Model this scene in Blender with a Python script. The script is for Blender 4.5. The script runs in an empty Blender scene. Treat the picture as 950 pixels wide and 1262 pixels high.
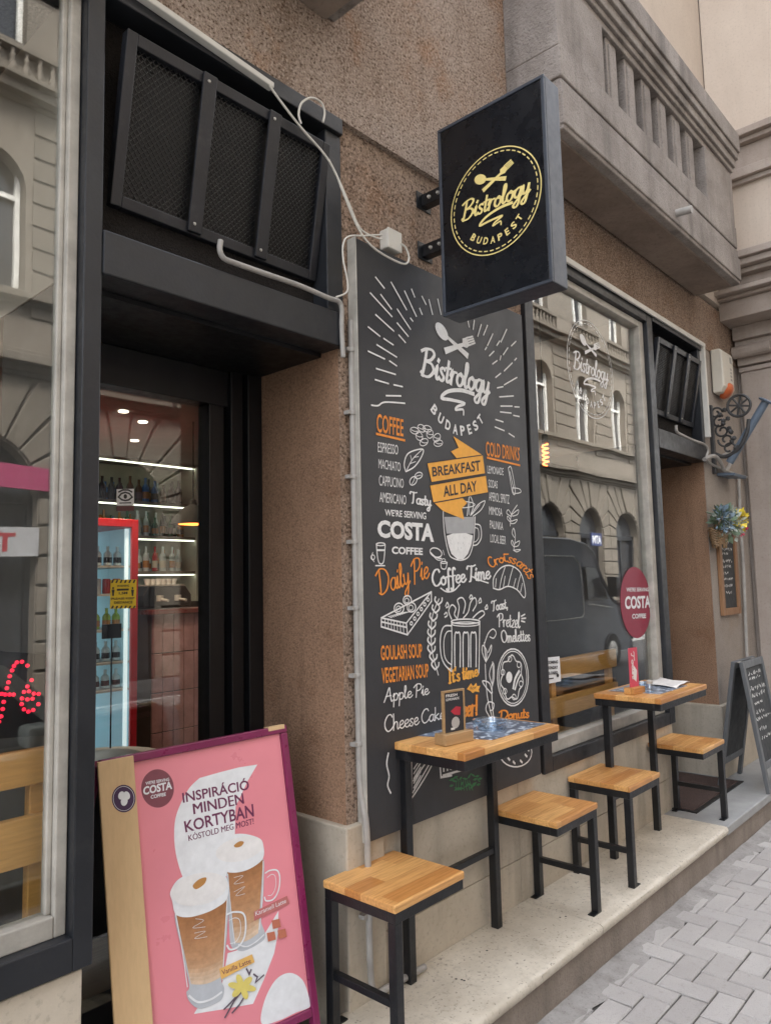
import bpy, math, random
from mathutils import Vector, Matrix
random.seed(7)
R = math.radians
C = bpy.context.scene.collection
scene = bpy.context.scene

# ------------------------------------------------------------------ camera
CAM = Vector((0.0, -2.0, 1.69)); FPX = 910.286
YAW, PITCH, ROLL = R(47.80202), R(5.5206), R(-1.34507)
_f = Vector((math.sin(YAW)*math.cos(PITCH), math.cos(YAW)*math.cos(PITCH), math.sin(PITCH)))
_r0 = Vector((math.cos(YAW), -math.sin(YAW), 0)); _u0 = _r0.cross(_f)
_r = math.cos(ROLL)*_r0 + math.sin(ROLL)*_u0
_u = -math.sin(ROLL)*_r0 + math.cos(ROLL)*_u0
cam_d = bpy.data.cameras.new('camera'); cam = bpy.data.objects.new('camera', cam_d); C.objects.link(cam)
cam_d.sensor_fit = 'HORIZONTAL'; cam_d.sensor_width = 36.0; cam_d.lens = 36.0*FPX/950.0
cam_d.clip_start = 0.05; cam_d.clip_end = 2000
cam.matrix_world = Matrix((( _r.x, _u.x, -_f.x, CAM.x), (_r.y, _u.y, -_f.y, CAM.y), (_r.z, _u.z, -_f.z, CAM.z), (0,0,0,1)))
scene.camera = cam

# ------------------------------------------------------------------ light
SUN_EL, SUN_ROT = R(54), R(-25)
world = bpy.data.worlds.new("World"); scene.world = world; world.use_nodes = True
wn = world.node_tree.nodes; wl = world.node_tree.links
bg = wn['Background']; sky = wn.new('ShaderNodeTexSky'); sky.sky_type = 'NISHITA'
sky.sun_disc = False; sky.sun_elevation = SUN_EL; sky.sun_rotation = SUN_ROT
sky.air_density = 1.0; sky.dust_density = 4.0; sky.ozone_density = 1.0
bg.inputs['Strength'].default_value = 0.15
hs = wn.new('ShaderNodeHueSaturation'); hs.inputs['Saturation'].default_value = .30        # thin white cloud over the blue
wl.new(sky.outputs[0], hs.inputs['Color']); wl.new(hs.outputs[0], bg.inputs['Color'])
sl = bpy.data.lights.new('sun', 'SUN'); sl.energy = 2.2; sl.angle = R(12); sl.color = (1.0, 0.94, 0.86)
so = bpy.data.objects.new('sun', sl); C.objects.link(so)
sd = Vector((math.sin(SUN_ROT)*math.cos(SUN_EL), math.cos(SUN_ROT)*math.cos(SUN_EL), math.sin(SUN_EL)))
so.rotation_euler = sd.to_track_quat('Z', 'Y').to_euler(); so.location = (0, -4, 30)
scene.view_settings.view_transform = 'Standard'; scene.view_settings.look = 'None'
scene.view_settings.gamma = 1; scene.view_settings.use_curve_mapping = False
scene.view_settings.exposure = 3.05

# ------------------------------------------------------------------ measuring helpers (photo pixel -> point on a real plane)
def ray(x, y): return (x-475.0)/FPX*_r - (y-631.0)/FPX*_u + _f
def onY(x, y, Y=0.0): k = ray(x, y); return CAM + k*((Y-CAM.y)/k.y)
def onZ(x, y, Z=0.19): k = ray(x, y); return CAM + k*((Z-CAM.z)/k.z)
def onX(x, y, X): k = ray(x, y); return CAM + k*((X-CAM.x)/k.x)
def onP(x, y, p0, n): k = ray(x, y); return CAM + k*((p0-CAM).dot(n)/k.dot(n))

# ------------------------------------------------------------------ mesh builder
class MB:
    def __init__(s): s.v = []; s.f = []; s.k = 0; s.attr = []
    def add(s, v, f):
        n = len(s.v); s.v += [tuple(p) for p in v]; s.f += [tuple(i+n for i in q) for q in f]; return s
    def box(s, x0, x1, y0, y1, z0, z1):
        if x0 > x1: x0, x1 = x1, x0
        if y0 > y1: y0, y1 = y1, y0
        if z0 > z1: z0, z1 = z1, z0
        return s.add([(x0,y0,z0),(x1,y0,z0),(x1,y1,z0),(x0,y1,z0),(x0,y0,z1),(x1,y0,z1),(x1,y1,z1),(x0,y1,z1)],
              [(0,3,2,1),(4,5,6,7),(0,1,5,4),(1,2,6,5),(2,3,7,6),(3,0,4,7)])
    def bar(s, a, b, w, h, up=(0,0,1)):
        a = Vector(a); b = Vector(b); t = (b-a).normalized(); up = Vector(up)
        if abs(t.dot(up)) > .98: up = Vector((0,1,0))
        x = t.cross(up).normalized()*w/2; y = x.cross(t).normalized()*h/2
        vs = [a-x-y, a+x-y, a+x+y, a-x+y, b-x-y, b+x-y, b+x+y, b-x+y]
        return s.add(vs, [(0,1,2,3),(7,6,5,4),(4,5,1,0),(5,6,2,1),(6,7,3,2),(7,4,0,3)])
    def tube(s, pts, r, n=8, closed=False):
        pts = [Vector(p) for p in pts]; m = len(pts); vs = []; fs = []
        rr = r if isinstance(r, (list, tuple)) else [r]*m
        prev = None
        for i, p in enumerate(pts):
            if closed: t = pts[(i+1) % m]-pts[i-1]
            else: t = pts[min(i+1, m-1)]-pts[max(i-1, 0)]
            t.normalize()
            if prev is None:
                a = Vector((0,0,1)) if abs(t.z) < .9 else Vector((1,0,0)); x = t.cross(a).normalized()
            else:
                x = (prev - t*prev.dot(t)).normalized()
            prev = x; y = t.cross(x)
            for k in range(n):
                an = 2*math.pi*k/n; vs.append(p + x*rr[i]*math.cos(an) + y*rr[i]*math.sin(an))
        for i in range(m if closed else m-1):
            j = (i+1) % m
            for k in range(n): fs.append((i*n+k, i*n+(k+1)%n, j*n+(k+1)%n, j*n+k))
        if not closed: fs.append(tuple(range(n-1,-1,-1))); fs.append(tuple((m-1)*n+k for k in range(n)))
        return s.add(vs, fs)
    def lathe(s, prof, c=(0,0,0), n=16, axis=(0,0,1)):
        q = Vector((0,0,1)).rotation_difference(Vector(axis).normalized()); c = Vector(c); vs = []; fs = []
        for r, z in prof:
            for k in range(n):
                an = 2*math.pi*k/n; vs.append(c + q @ Vector((r*math.cos(an), r*math.sin(an), z)))
        for i in range(len(prof)-1):
            for k in range(n): fs.append((i*n+k, i*n+(k+1)%n, (i+1)*n+(k+1)%n, (i+1)*n+k))
        if prof[0][0] > 1e-6: fs.append(tuple(range(n-1,-1,-1)))
        if prof[-1][0] > 1e-6: fs.append(tuple((len(prof)-1)*n+k for k in range(n)))
        return s.add(vs, fs)
    def prism(s, poly, d):
        """solid from a 3-D polygon swept by vector d"""
        d = Vector(d); n = len(poly); vs = [Vector(p) for p in poly]+[Vector(p)+d for p in poly]
        fs = [tuple(range(n)), tuple(range(2*n-1, n-1, -1))]
        for i in range(n): j = (i+1) % n; fs.append((j, i, n+i, n+j))
        return s.add(vs, fs)
    def poly(s, pts): return s.add(pts, [tuple(range(len(pts)))])
    def ribbon(s, pts, w, nrm, taper=False, cap=True):
        """flat stroke of width w lying on a plane of normal nrm"""
        nrm = Vector(nrm).normalized(); P = []
        for p in pts:
            p = Vector(p)
            if not P or (p-P[-1]).length > 1e-5: P.append(p)
        m = len(P)
        if m < 2: return s
        base = s.k*2.2e-5; s.k = (s.k+1) % 60
        vs = []; fs = []
        for i, p in enumerate(P):
            a = (P[i]-P[i-1]).normalized() if i else (P[1]-P[0]).normalized()
            b = (P[i+1]-P[i]).normalized() if i < m-1 else a
            t = (a+b)
            if t.length < 1e-4: t = a.copy()
            t.normalize(); sd_ = nrm.cross(t); co = max(.5, t.dot(b))
            ww = w(i/(m-1), t) if callable(w) else w
            if taper: ww *= .35+.65*math.sin(math.pi*min(1, .08+.84*i/(m-1)))
            off = nrm*(base + i*4e-6)
            q = p
            if cap and i == 0: q = p - t*ww*.4
            if cap and i == m-1: q = p + t*ww*.4
            vs.append(q + sd_*ww/2/co + off); vs.append(q - sd_*ww/2/co + off)
        for i in range(m-1): fs.append((2*i, 2*i+1, 2*i+3, 2*i+2))
        return s.add(vs, fs)

def smooth(pts, n=6, closed=False):
    P = [Vector(p) for p in pts]; out = []; m = len(P)
    for i in range(m if closed else m-1):
        p0 = P[i-1] if (i or closed) else P[0]; p1 = P[i]; p2 = P[(i+1) % m]
        p3 = P[(i+2) % m] if (closed or i+2 < m) else P[-1]
        for k in range(n):
            t = k/n
            out.append(.5*((2*p1)+(p2-p0)*t+(2*p0-5*p1+4*p2-p3)*t*t+(3*p1-p0-3*p2+p3)*t**3))
    out.append(P[0].copy() if closed else P[-1].copy())
    return out

MW = {}
def link(o, parent=None):
    C.objects.link(o)
    if parent is not None: o.parent = parent
def tag(o, label=None, cat=None, group=None, kind=None):
    if label: o['label'] = label
    if cat: o['category'] = cat
    if group: o['group'] = group
    if kind: o['kind'] = kind
    return o
def thing(name, label, cat, loc=(0,0,0), rz=0, group=None, kind=None):
    o = bpy.data.objects.new(name, None); o.empty_display_size = .1; link(o)
    o.location = loc; o.rotation_euler = (0,0,rz)
    MW[o.name] = Matrix.Translation(loc) @ Matrix.Rotation(rz, 4, 'Z')
    return tag(o, label, cat, group, kind)
def parts(name, boxes, mat, parent, **k):
    for b in boxes: obj(name, MB().box(*b), mat, parent, **k)
def obj(name, mb, mat, parent=None, bevel=0, sm=False, label=None, local=False, seg=2):
    me = bpy.data.meshes.new(name)
    v = mb.v
    if parent is not None and not local:
        inv = MW[parent.name].inverted(); v = [inv @ Vector(p) for p in v]
    me.from_pydata([tuple(p) for p in v], [], mb.f)
    me.materials.append(mat)
    if sm:
        me.polygons.foreach_set('use_smooth', [True]*len(me.polygons)); me.set_sharp_from_angle(angle=R(40))
    me.update()
    o = bpy.data.objects.new(name, me); link(o, parent)
    MW[o.name] = MW[parent.name] if parent is not None else Matrix.Identity(4)
    if bevel:
        b = o.modifiers.new('bevel', 'BEVEL'); b.width = bevel; b.segments = seg; b.limit_method = 'ANGLE'; b.angle_limit = R(35)
    if label: o['label'] = label
    return o
def struct(name, mb, mat, kind='structure', **k):
    o = obj(name, mb, mat, **k); o['kind'] = kind; return o
def dup(root, loc=None, rz=None, label=None, group=None):
    r = root.copy(); link(r)
    if loc is not None: r.location = loc
    if rz is not None: r.rotation_euler = (0,0,rz)
    if label: r['label'] = label
    if group: r['group'] = group
    for ch in list(root.children):
        c = ch.copy(); link(c, r)
        for g in list(ch.children):
            d = g.copy(); link(d, c)
    MW[r.name] = Matrix.Translation(r.location) @ Matrix.Rotation(r.rotation_euler[2], 4, 'Z')
    return r

# ------------------------------------------------------------------ materials
def _new(name):
    m = bpy.data.materials.new(name); m.use_nodes = True; nt = m.node_tree
    return m, nt, nt.nodes['Principled BSDF']
def nd(nt, t, **k):
    n = nt.nodes.new(t)
    for a, b in k.items():
        if a.startswith('i_'): n.inputs[a[2:].replace('_', ' ')].default_value = b
        else: setattr(n, a, b)
    return n
def mixc(nt, fac, a, b, blend='MIX'):
    n = nt.nodes.new('ShaderNodeMix'); n.data_type = 'RGBA'; n.blend_type = blend
    for s, v in ((0, fac), (6, a), (7, b)):
        if hasattr(v, 'is_output') or isinstance(v, bpy.types.NodeSocket): nt.links.new(v, n.inputs[s])
        else: n.inputs[s].default_value = v if s == 0 else (*v, 1) if len(v) == 3 else v
    return n.outputs[2]
def mth(nt, op, a, b=None, c=None):
    n = nt.nodes.new('ShaderNodeMath'); n.operation = op
    for i, v in enumerate((a, b, c)):
        if v is None: continue
        if isinstance(v, bpy.types.NodeSocket): nt.links.new(v, n.inputs[i])
        else: n.inputs[i].default_value = v
    return n.outputs[0]
def ramp(nt, src, lo, hi, a=0.0, b=1.0):
    n = nt.nodes.new('ShaderNodeMapRange'); n.inputs['From Min'].default_value = lo; n.inputs['From Max'].default_value = hi
    n.inputs['To Min'].default_value = a; n.inputs['To Max'].default_value = b; nt.links.new(src, n.inputs['Value']); return n.outputs[0]
def noise(nt, scale, vec=None, detail=4, rough=.6, sc=None):
    tc = nt.nodes.new('ShaderNodeTexCoord'); src = tc.outputs['Object'] if vec is None else vec
    if sc is not None:
        mp = nt.nodes.new('ShaderNodeMapping'); mp.inputs['Scale'].default_value = sc; nt.links.new(src, mp.inputs['Vector']); src = mp.outputs[0]
    n = nt.nodes.new('ShaderNodeTexNoise'); n.inputs['Scale'].default_value = scale; n.inputs['Detail'].default_value = detail
    n.inputs['Roughness'].default_value = rough; nt.links.new(src, n.inputs['Vector']); return n.outputs['Fac']
def sc3(c, k): return tuple(min(1, x*k) for x in c)
def bumpn(nt, b, h, strength=.3, dist=.01):
    n = nt.nodes.new('ShaderNodeBump'); n.inputs['Strength'].default_value = strength; n.inputs['Distance'].default_value = dist
    nt.links.new(h, n.inputs['Height']); nt.links.new(n.outputs[0], b.inputs['Normal']); return n
def pm(name, col, rough=.6, metal=0, var=.12, scale=4, bump=0, bscale=60, spec=.5, dirt=0, coat=0):
    """painted / plain surface: broad tone variation, fine bump, roughness break-up"""
    m, nt, b = _new(name)
    n1 = noise(nt, scale); c = mixc(nt, ramp(nt, n1, .3, .7), sc3(col, 1-var), sc3(col, 1+var))
    if dirt:
        n2 = noise(nt, 9, detail=8, rough=.75); c = mixc(nt, ramp(nt, n2, .55, .8, 0, dirt), c, (.28,.25,.21))
    nt.links.new(c, b.inputs['Base Color'])
    r = noise(nt, scale*5); nt.links.new(ramp(nt, r, .3, .7, max(0, rough-.08), min(1, rough+.1)), b.inputs['Roughness'])
    b.inputs['Metallic'].default_value = metal; b.inputs['Specular IOR Level'].default_value = spec
    if coat: b.inputs['Coat Weight'].default_value = coat; b.inputs['Coat Roughness'].default_value = .05
    if bump: bumpn(nt, b, noise(nt, bscale, detail=3), bump)
    return m
def stucco(name, col, stain=(.2,.15,.11), st=.5, grain=110, dots=.5, bump=.9, streak=.35):
    m, nt, b = _new(name)
    big = noise(nt, 1.3, detail=6, rough=.65); c = mixc(nt, ramp(nt, big, .35, .68, 0, st), col, stain)
    mid = noise(nt, 7, detail=6, rough=.7); c = mixc(nt, ramp(nt, mid, .35, .75, 0, .35), c, sc3(col, 1.25))
    if streak:                                         # rain streaks and grime
        sk = noise(nt, 5, detail=6, rough=.7, sc=(1,1,.10)); c = mixc(nt, ramp(nt, sk, .52, .74, 0, streak), c, sc3(stain, .38))
        pt = noise(nt, 2.6, detail=8, rough=.72); c = mixc(nt, ramp(nt, pt, .55, .66, 0, streak*.9), c, (stain[0]*1.3, stain[1]*1.12, stain[2]*.95))
    fine = noise(nt, grain, detail=3, rough=.62); c = mixc(nt, ramp(nt, fine, .47, .35, 0, dots), c, sc3(stain, .35))
    c = mixc(nt, ramp(nt, fine, .55, .66, 0, dots*.8), c, sc3(col, 1.55))
    nt.links.new(c, b.inputs['Base Color']); b.inputs['Roughness'].default_value = .92; b.inputs['Specular IOR Level'].default_value = .2
    bumpn(nt, b, fine, bump, .012)
    return m
def stone(name, col, col2, scale=3, bump=.25, bs=50, streak=0, rough=.75, pits=0, blot=0):
    m, nt, b = _new(name)
    n1 = noise(nt, scale, detail=8, rough=.7); c = mixc(nt, ramp(nt, n1, .3, .7), col, col2)
    if streak:
        n3 = noise(nt, 6, detail=5, sc=(1,1,.12)); c = mixc(nt, ramp(nt, n3, .5, .75, 0, streak), c, sc3(col2, .5))
    if blot:                                           # spills and foot-worn marks
        n5 = noise(nt, 7, detail=9, rough=.78); c = mixc(nt, ramp(nt, n5, .56, .72, 0, blot), c, sc3(col2, .55))
        n6 = noise(nt, 1.1, detail=6, rough=.7); c = mixc(nt, ramp(nt, n6, .45, .7, 0, blot*.7), c, sc3(col2, .75))
    n2 = noise(nt, bs, detail=4); c = mixc(nt, ramp(nt, n2, .45, .3, 0, .35), c, sc3(col2, .6))
    if pits:
        n4 = noise(nt, bs*1.7, detail=1); c = mixc(nt, ramp(nt, n4, .36, .24, 0, pits), c, (.06,.05,.045))
    nt.links.new(c, b.inputs['Base Color']); b.inputs['Roughness'].default_value = rough; b.inputs['Specular IOR Level'].default_value = .3
    bumpn(nt, b, n2, bump, .008)
    return m
def wood(name, c1, c2, strip=.045, ln=.35, axis=0, rough=.42, grain=.35, coat=.15):
    m, nt, b = _new(name)
    tc = nt.nodes.new('ShaderNodeTexCoord'); oi = nt.nodes.new('ShaderNodeObjectInfo')
    sp = nt.nodes.new('ShaderNodeSeparateXYZ'); nt.links.new(tc.outputs['Object'], sp.inputs[0])
    along = sp.outputs[axis]; across = sp.outputs[{0:1, 1:0, 2:0}[axis]]
    row = mth(nt, 'FLOOR', mth(nt, 'DIVIDE', mth(nt, 'ADD', across, .013), strip))
    w1 = nt.nodes.new('ShaderNodeTexWhiteNoise'); w1.noise_dimensions = '2D'
    cb = nt.nodes.new('ShaderNodeCombineXYZ'); nt.links.new(row, cb.inputs[0]); nt.links.new(oi.outputs['Random'], cb.inputs[1]); nt.links.new(cb.outputs[0], w1.inputs['Vector'])
    seg_ = mth(nt, 'FLOOR', mth(nt, 'DIVIDE', mth(nt, 'ADD', along, mth(nt, 'MULTIPLY', w1.outputs['Value'], 7)), ln))
    w2 = nt.nodes.new('ShaderNodeTexWhiteNoise'); w2.noise_dimensions = '3D'
    cb2 = nt.nodes.new('ShaderNodeCombineXYZ'); nt.links.new(row, cb2.inputs[0]); nt.links.new(seg_, cb2.inputs[1]); nt.links.new(oi.outputs['Random'], cb2.inputs[2]); nt.links.new(cb2.outputs[0], w2.inputs['Vector'])
    c = mixc(nt, w2.outputs['Value'], c1, c2)
    s = [18, 18, 18]; s[axis] = 1.2
    ad = nt.nodes.new('ShaderNodeVectorMath'); ad.operation = 'ADD'; nt.links.new(tc.outputs['Object'], ad.inputs[0])
    sv = nt.nodes.new('ShaderNodeVectorMath'); sv.operation = 'SCALE'; nt.links.new(w2.outputs['Color'], sv.inputs[0]); sv.inputs['Scale'].default_value = 3.0
    nt.links.new(sv.outputs[0], ad.inputs[1])
    g = noise(nt, 6, vec=ad.outputs[0], detail=5, rough=.65, sc=tuple(s))
    c = mixc(nt, ramp(nt, g, .38, .7, 0, grain), c, sc3(c1, .45))
    e = mth(nt, 'PINGPONG', mth(nt, 'ADD', across, .013), strip/2)
    c = mixc(nt, ramp(nt, e, .0012, .0, 0, .55), c, sc3(c1, .35))
    nt.links.new(c, b.inputs['Base Color'])
    nt.links.new(ramp(nt, g, .3, .7, rough-.06, rough+.15), b.inputs['Roughness'])
    b.inputs['Coat Weight'].default_value = coat; b.inputs['Coat Roughness'].default_value = .25
    bumpn(nt, b, g, .12, .004)
    return m
def glassm(name, tint=(.93,.95,.94), f0=.09, rough=0.0):
    m, nt, b = _new(name); nt.nodes.remove(b); out = nt.nodes['Material Output']
    tr = nt.nodes.new('ShaderNodeBsdfTransparent'); tr.inputs[0].default_value = (*tint, 1)
    gl = nt.nodes.new('ShaderNodeBsdfGlossy'); gl.inputs['Roughness'].default_value = rough; gl.inputs[0].default_value = (1,1,1,1)
    lw = nt.nodes.new('ShaderNodeLayerWeight'); lw.inputs['Blend'].default_value = .5
    p = mth(nt, 'POWER', lw.outputs['Facing'], 5.0); fac = mth(nt, 'ADD', mth(nt, 'MULTIPLY', p, 1-f0), f0)
    # the float glass is never quite flat: faint waviness
    bn = nt.nodes.new('ShaderNodeBump'); bn.inputs['Strength'].default_value = .06; bn.inputs['Distance'].default_value = .02
    nt.links.new(noise(nt, 1.6, detail=1), bn.inputs['Height']); nt.links.new(bn.outputs[0], gl.inputs['Normal'])
    mx = nt.nodes.new('ShaderNodeMixShader'); nt.links.new(fac, mx.inputs[0]); nt.links.new(tr.outputs[0], mx.inputs[1]); nt.links.new(gl.outputs[0], mx.inputs[2])
    nt.links.new(mx.outputs[0], out.inputs['Surface']); return m
def emit(name, col, s):
    m, nt, b = _new(name); b.inputs['Base Color'].default_value = (*col, 1); b.inputs['Emission Color'].default_value = (*col, 1); b.inputs['Emission Strength'].default_value = s; return m
def ink(name, col, rough=.7, worn=0):
    m, nt, b = _new(name)
    n = noise(nt, 35, detail=4); c = mixc(nt, ramp(nt, n, .3, .7), sc3(col, .88), col)
    if worn: c = mixc(nt, ramp(nt, noise(nt, 60, detail=6, rough=.75), .56, .72, 0, worn), c, (.05,.05,.055))
    nt.links.new(c, b.inputs['Base Color']); b.inputs['Roughness'].default_value = rough; return m

M = {}
M['stucco'] = stucco('wall_stucco', (.34,.25,.19), (.20,.125,.08), .7, grain=105, dots=.95, bump=1.0, streak=.55)
M['stucco_up'] = stucco('upper_stucco', (.37,.30,.25), (.27,.165,.10), .7, grain=95, dots=1.0, bump=1.0, streak=.55)
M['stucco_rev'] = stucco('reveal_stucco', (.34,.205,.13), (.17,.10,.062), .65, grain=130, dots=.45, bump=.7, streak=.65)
M['stucco_grey'] = stucco('grey_stucco', (.33,.29,.255), (.25,.2,.16), .5, grain=150, dots=.3, bump=.4)
M['bal'] = stone('balcony_stone', (.37,.33,.30), (.20,.172,.152), 2.6, .9, 75, streak=.75, pits=.8)
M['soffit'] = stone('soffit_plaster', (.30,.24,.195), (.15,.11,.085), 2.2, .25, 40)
M['cream'] = stone('cream_limestone', (.60,.53,.43), (.42,.36,.28), 2.5, .18, 60, streak=.6, rough=.6, blot=.25)
M['ledge'] = stone('ledge_limestone', (.66,.60,.50), (.44,.385,.305), 3.0, .14, 45, rough=.55, pits=.6, blot=.5)
M['riser'] = stone('riser_concrete', (.32,.265,.22), (.20,.165,.135), 4, .7, 80, streak=.55, pits=.3)
M['granite'] = stone('granite_step', (.37,.37,.36), (.27,.27,.265), 5, .15, 160, rough=.6)
M['black'] = pm('black_paint', (.0055,.006,.0075), .40, var=.3, scale=6, bump=.05, bscale=80, dirt=.02)
M['char'] = pm('charcoal_paint', (.015,.0165,.020), .40, var=.25, scale=5, bump=.06, bscale=90, dirt=.05)
M['steel'] = pm('black_steel', (.007,.0075,.009), .36, var=.35, scale=9, bump=.12, bscale=120, dirt=.10)
M['panel'] = stucco('black_render', (.019,.016,.0145), (.009,.008,.007), .5, grain=150, dots=.5, bump=.7)
M['alu'] = pm('weathered_aluminium', (.40,.375,.33), .45, var=.22, scale=10, bump=.12, dirt=.5)
M['white_trim'] = pm('off_white_plastic', (.62,.60,.55), .5, var=.08, scale=8, dirt=.2)
M['cable'] = pm('cable_white', (.60,.57,.51), .5, var=.08, scale=8, dirt=.25)
M['pipe'] = pm('grey_conduit', (.33,.31,.285), .5, var=.15, scale=12, dirt=.2)
M['glass'] = glassm('window_glass', f0=.08)
M['glass_door'] = glassm('door_glass', f0=.06)
M['clear'] = glassm('clear_glass', (.9,.95,.95), .08)
M['oak'] = wood('oiled_oak', (.50,.205,.05), (.78,.43,.15), .072, .34, rough=.38, grain=.5)
M['oak_edge'] = M['oak']
M['bench'] = wood('bench_pine', (.72,.36,.10), (.80,.43,.14), .5, 1.5, rough=.35)
M['board'] = pm('menu_board_print', (.036,.036,.039), .5, var=.10, scale=1.5)
M['chalk'] = ink('chalk_white', (.78,.77,.75), worn=.45); M['chalk_grey'] = ink('chalk_grey', (.38,.38,.38))
M['orange'] = ink('print_orange', (.80,.27,.035), worn=.35); M['amber'] = ink('print_amber', (.84,.40,.06)); M['dark'] = ink('print_dark', (.035,.033,.035))
M['green'] = ink('print_green', (.06,.21,.09))
M['gold'] = ink('sign_gold', (.80,.64,.24), .5)
M['signblk'] = pm('sign_black', (.0055,.0065,.009), .28, var=.2, scale=3, dirt=0)
M['signside'] = pm('sign_edge_metal', (.045,.052,.066), .4, var=.2, scale=6, dirt=.1)
# ================================================================== GROUND
M['mortar'] = stone('joint_sand', (.10,.092,.082), (.05,.047,.043), 12, .5, 120, rough=.9)
M['asphalt'] = stone('asphalt', (.055,.055,.056), (.04,.04,.042), 2, .5, 220, rough=.85)
M['kerb'] = stone('kerb_granite', (.33,.325,.32), (.24,.24,.235), 5, .3, 120)
def paver_mat():
    m, nt, b = _new('paver_concrete')
    at = nt.nodes.new('ShaderNodeAttribute'); at.attribute_name = 'tone'
    base = mixc(nt, at.outputs['Fac'], (.37,.347,.327), (.46,.435,.412))
    c = mixc(nt, ramp(nt, noise(nt, 2.2, detail=6), .35, .7, 0, .45), base, (.30,.28,.27))
    f = noise(nt, 190, detail=3); c = mixc(nt, ramp(nt, f, .45, .25, 0, .5), c, (.2,.19,.185))
    c = mixc(nt, ramp(nt, noise(nt, 22, detail=7, rough=.78), .56, .74, 0, .55), c, (.19,.175,.16))
    nt.links.new(c, b.inputs['Base Color']); b.inputs['Roughness'].default_value = .8; b.inputs['Specular IOR Level'].default_value = .3
    bumpn(nt, b, f, .45, .006); return m
M['paver'] = paver_mat()
g = MB().add([(-250,-250,-.20),(250,-250,-.20),(250,250,-.20),(-250,250,-.20)], [(0,1,2,3)])
struct('ground', g, M['asphalt'])
g = MB().box(-30,40,-7.2,-2.16,-.19,-.13); struct('road', g, M['asphalt'])
g = MB().box(-30,40,-2.06,3,-.16,-.012); struct('pavement_bed', g, M['mortar'])
g = MB(); x = -12.0
while x < 20: g.box(x, x+.99, -2.18, -2.062, -.185, .0); x += 1.0
struct('kerb', g, M['kerb'], bevel=.012)
g = MB().box(-30,40,-9.5,-7.3,-.185,.0); struct('far_pavement', g, M['asphalt'])
g = MB().box(-30,40,-7.298,-7.18,-.185,.004); struct('far_kerb', g, M['kerb'])
# herringbone block paving: every block a bevelled solid of the one paved sheet
def paving():
    U = .1085; vs = []; fs = []; tone = []
    for i in range(-6, 105):
        for j in range(-1, 15):
            k = (i-j) % 4
            if k == 0: w, h = 2, 1
            elif k == 3: w, h = 1, 2
            else: continue
            x0 = -1.2+i*U; y0 = -.50-(j+1)*U
            if k == 3: y0 = -.50-(j+2)*U
            x1 = x0+w*U; y1 = y0+h*U
            if y1 > -.385 or y0 < -2.06: continue
            gp = random.uniform(.0018, .0042); bv = .0055; z = random.uniform(-.003, .0022)
            x0 += gp; x1 -= gp; y0 += gp; y1 -= gp
            a, b2 = random.uniform(-.0016,.0016), random.uniform(-.0016,.0016)
            n = len(vs)
            j_ = lambda: random.uniform(-.0008,.0008)
            for (X, Y, Zz) in ((x0,y0,-.06),(x1,y0,-.06),(x1,y1,-.06),(x0,y1,-.06)): vs.append((X,Y,Zz))
            for (X, Y, q) in ((x0,y0,-a-b2),(x1,y0,a-b2),(x1,y1,a+b2),(x0,y1,-a+b2)): vs.append((X+j_(),Y+j_(),z-bv+q))
            for (X, Y, q) in ((x0+bv,y0+bv,-a-b2),(x1-bv,y0+bv,a-b2),(x1-bv,y1-bv,a+b2),(x0+bv,y1-bv,-a+b2)): vs.append((X,Y,z+q))
            for o in (0, 4):
                for e in range(4): f = (e+1) % 4; fs.append((n+o+e, n+o+f, n+o+4+f, n+o+4+e))
            fs.append((n+8,n+9,n+10,n+11)); tone += [random.random()**1.3]*12
    me = bpy.data.meshes.new('pavement'); me.from_pydata(vs, [], fs); me.materials.append(M['paver'])
    at = me.attributes.new('tone', 'FLOAT', 'POINT'); at.data.foreach_set('value', tone)
    o = bpy.data.objects.new('pavement', me); link(o); o['kind'] = 'structure'; MW[o.name] = Matrix.Identity(4)
paving()
# rough cement strip between the blocks and the ledge
def strip():
    mb = MB(); n = 130; vs = []; fs = []
    for i in range(n):
        x = .6+i*.06
        vs += [(x, -.385, .006+random.uniform(-.002,.003)), (x, -.44, .003+random.uniform(-.003,.003)), (x, -.485-random.uniform(0,.035), -.006)]
    for i in range(n-1):
        for k in range(2): fs.append((3*i+k, 3*i+k+1, 3*i+4+k, 3*i+3+k))
    mb.add(vs, fs); o = struct('pavement_edge', mb, M['cement'], sm=True)
M['cement'] = stone('cement_fill', (.38,.36,.34), (.22,.205,.19), 7, .5, 70, pits=.4, blot=.4)
strip()

# ================================================================== THE BISTRO'S BUILDING
bis = thing('building', 'brown pebble dashed building with black framed bistro shopfront at street level', 'building')
L0 = -3.2
ZL = 3.535                                             # underside of the upper wall
obj('upper_wall', MB().box(L0, 3.3, -.03, .45, ZL, 11), M['stucco_up'], bis)
obj('upper_wall', MB().box(3.3, 6.95, -.012, .45, ZL, 3.95).box(3.3, 4.62, -.025, .45, 3.95, 11), M['stucco'], bis)
M['beige'] = stone('pale_render', (.58,.50,.42), (.50,.42,.35), 1.1, .1, 60, streak=.15, rough=.9)
obj('upper_storey', MB().box(4.62, 6.95, -.02, .45, 4.0, 11), M['beige'], bis)
p = obj('pillar', MB().box(1.95, 3.30, .0, .56, .70, ZL), M['stucco_rev'], bis)
obj('pillar_face', MB().box(1.953, 3.30, -.005, .004, .70, ZL), M['stucco'], bis)
obj('pillar', MB().box(5.93, 6.95, .0, .56, .60, ZL), M['stucco_rev'], bis)
obj('pillar_face', MB().box(5.933, 6.95, -.005, .004, .60, ZL), M['stucco_grey'], bis)
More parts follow.
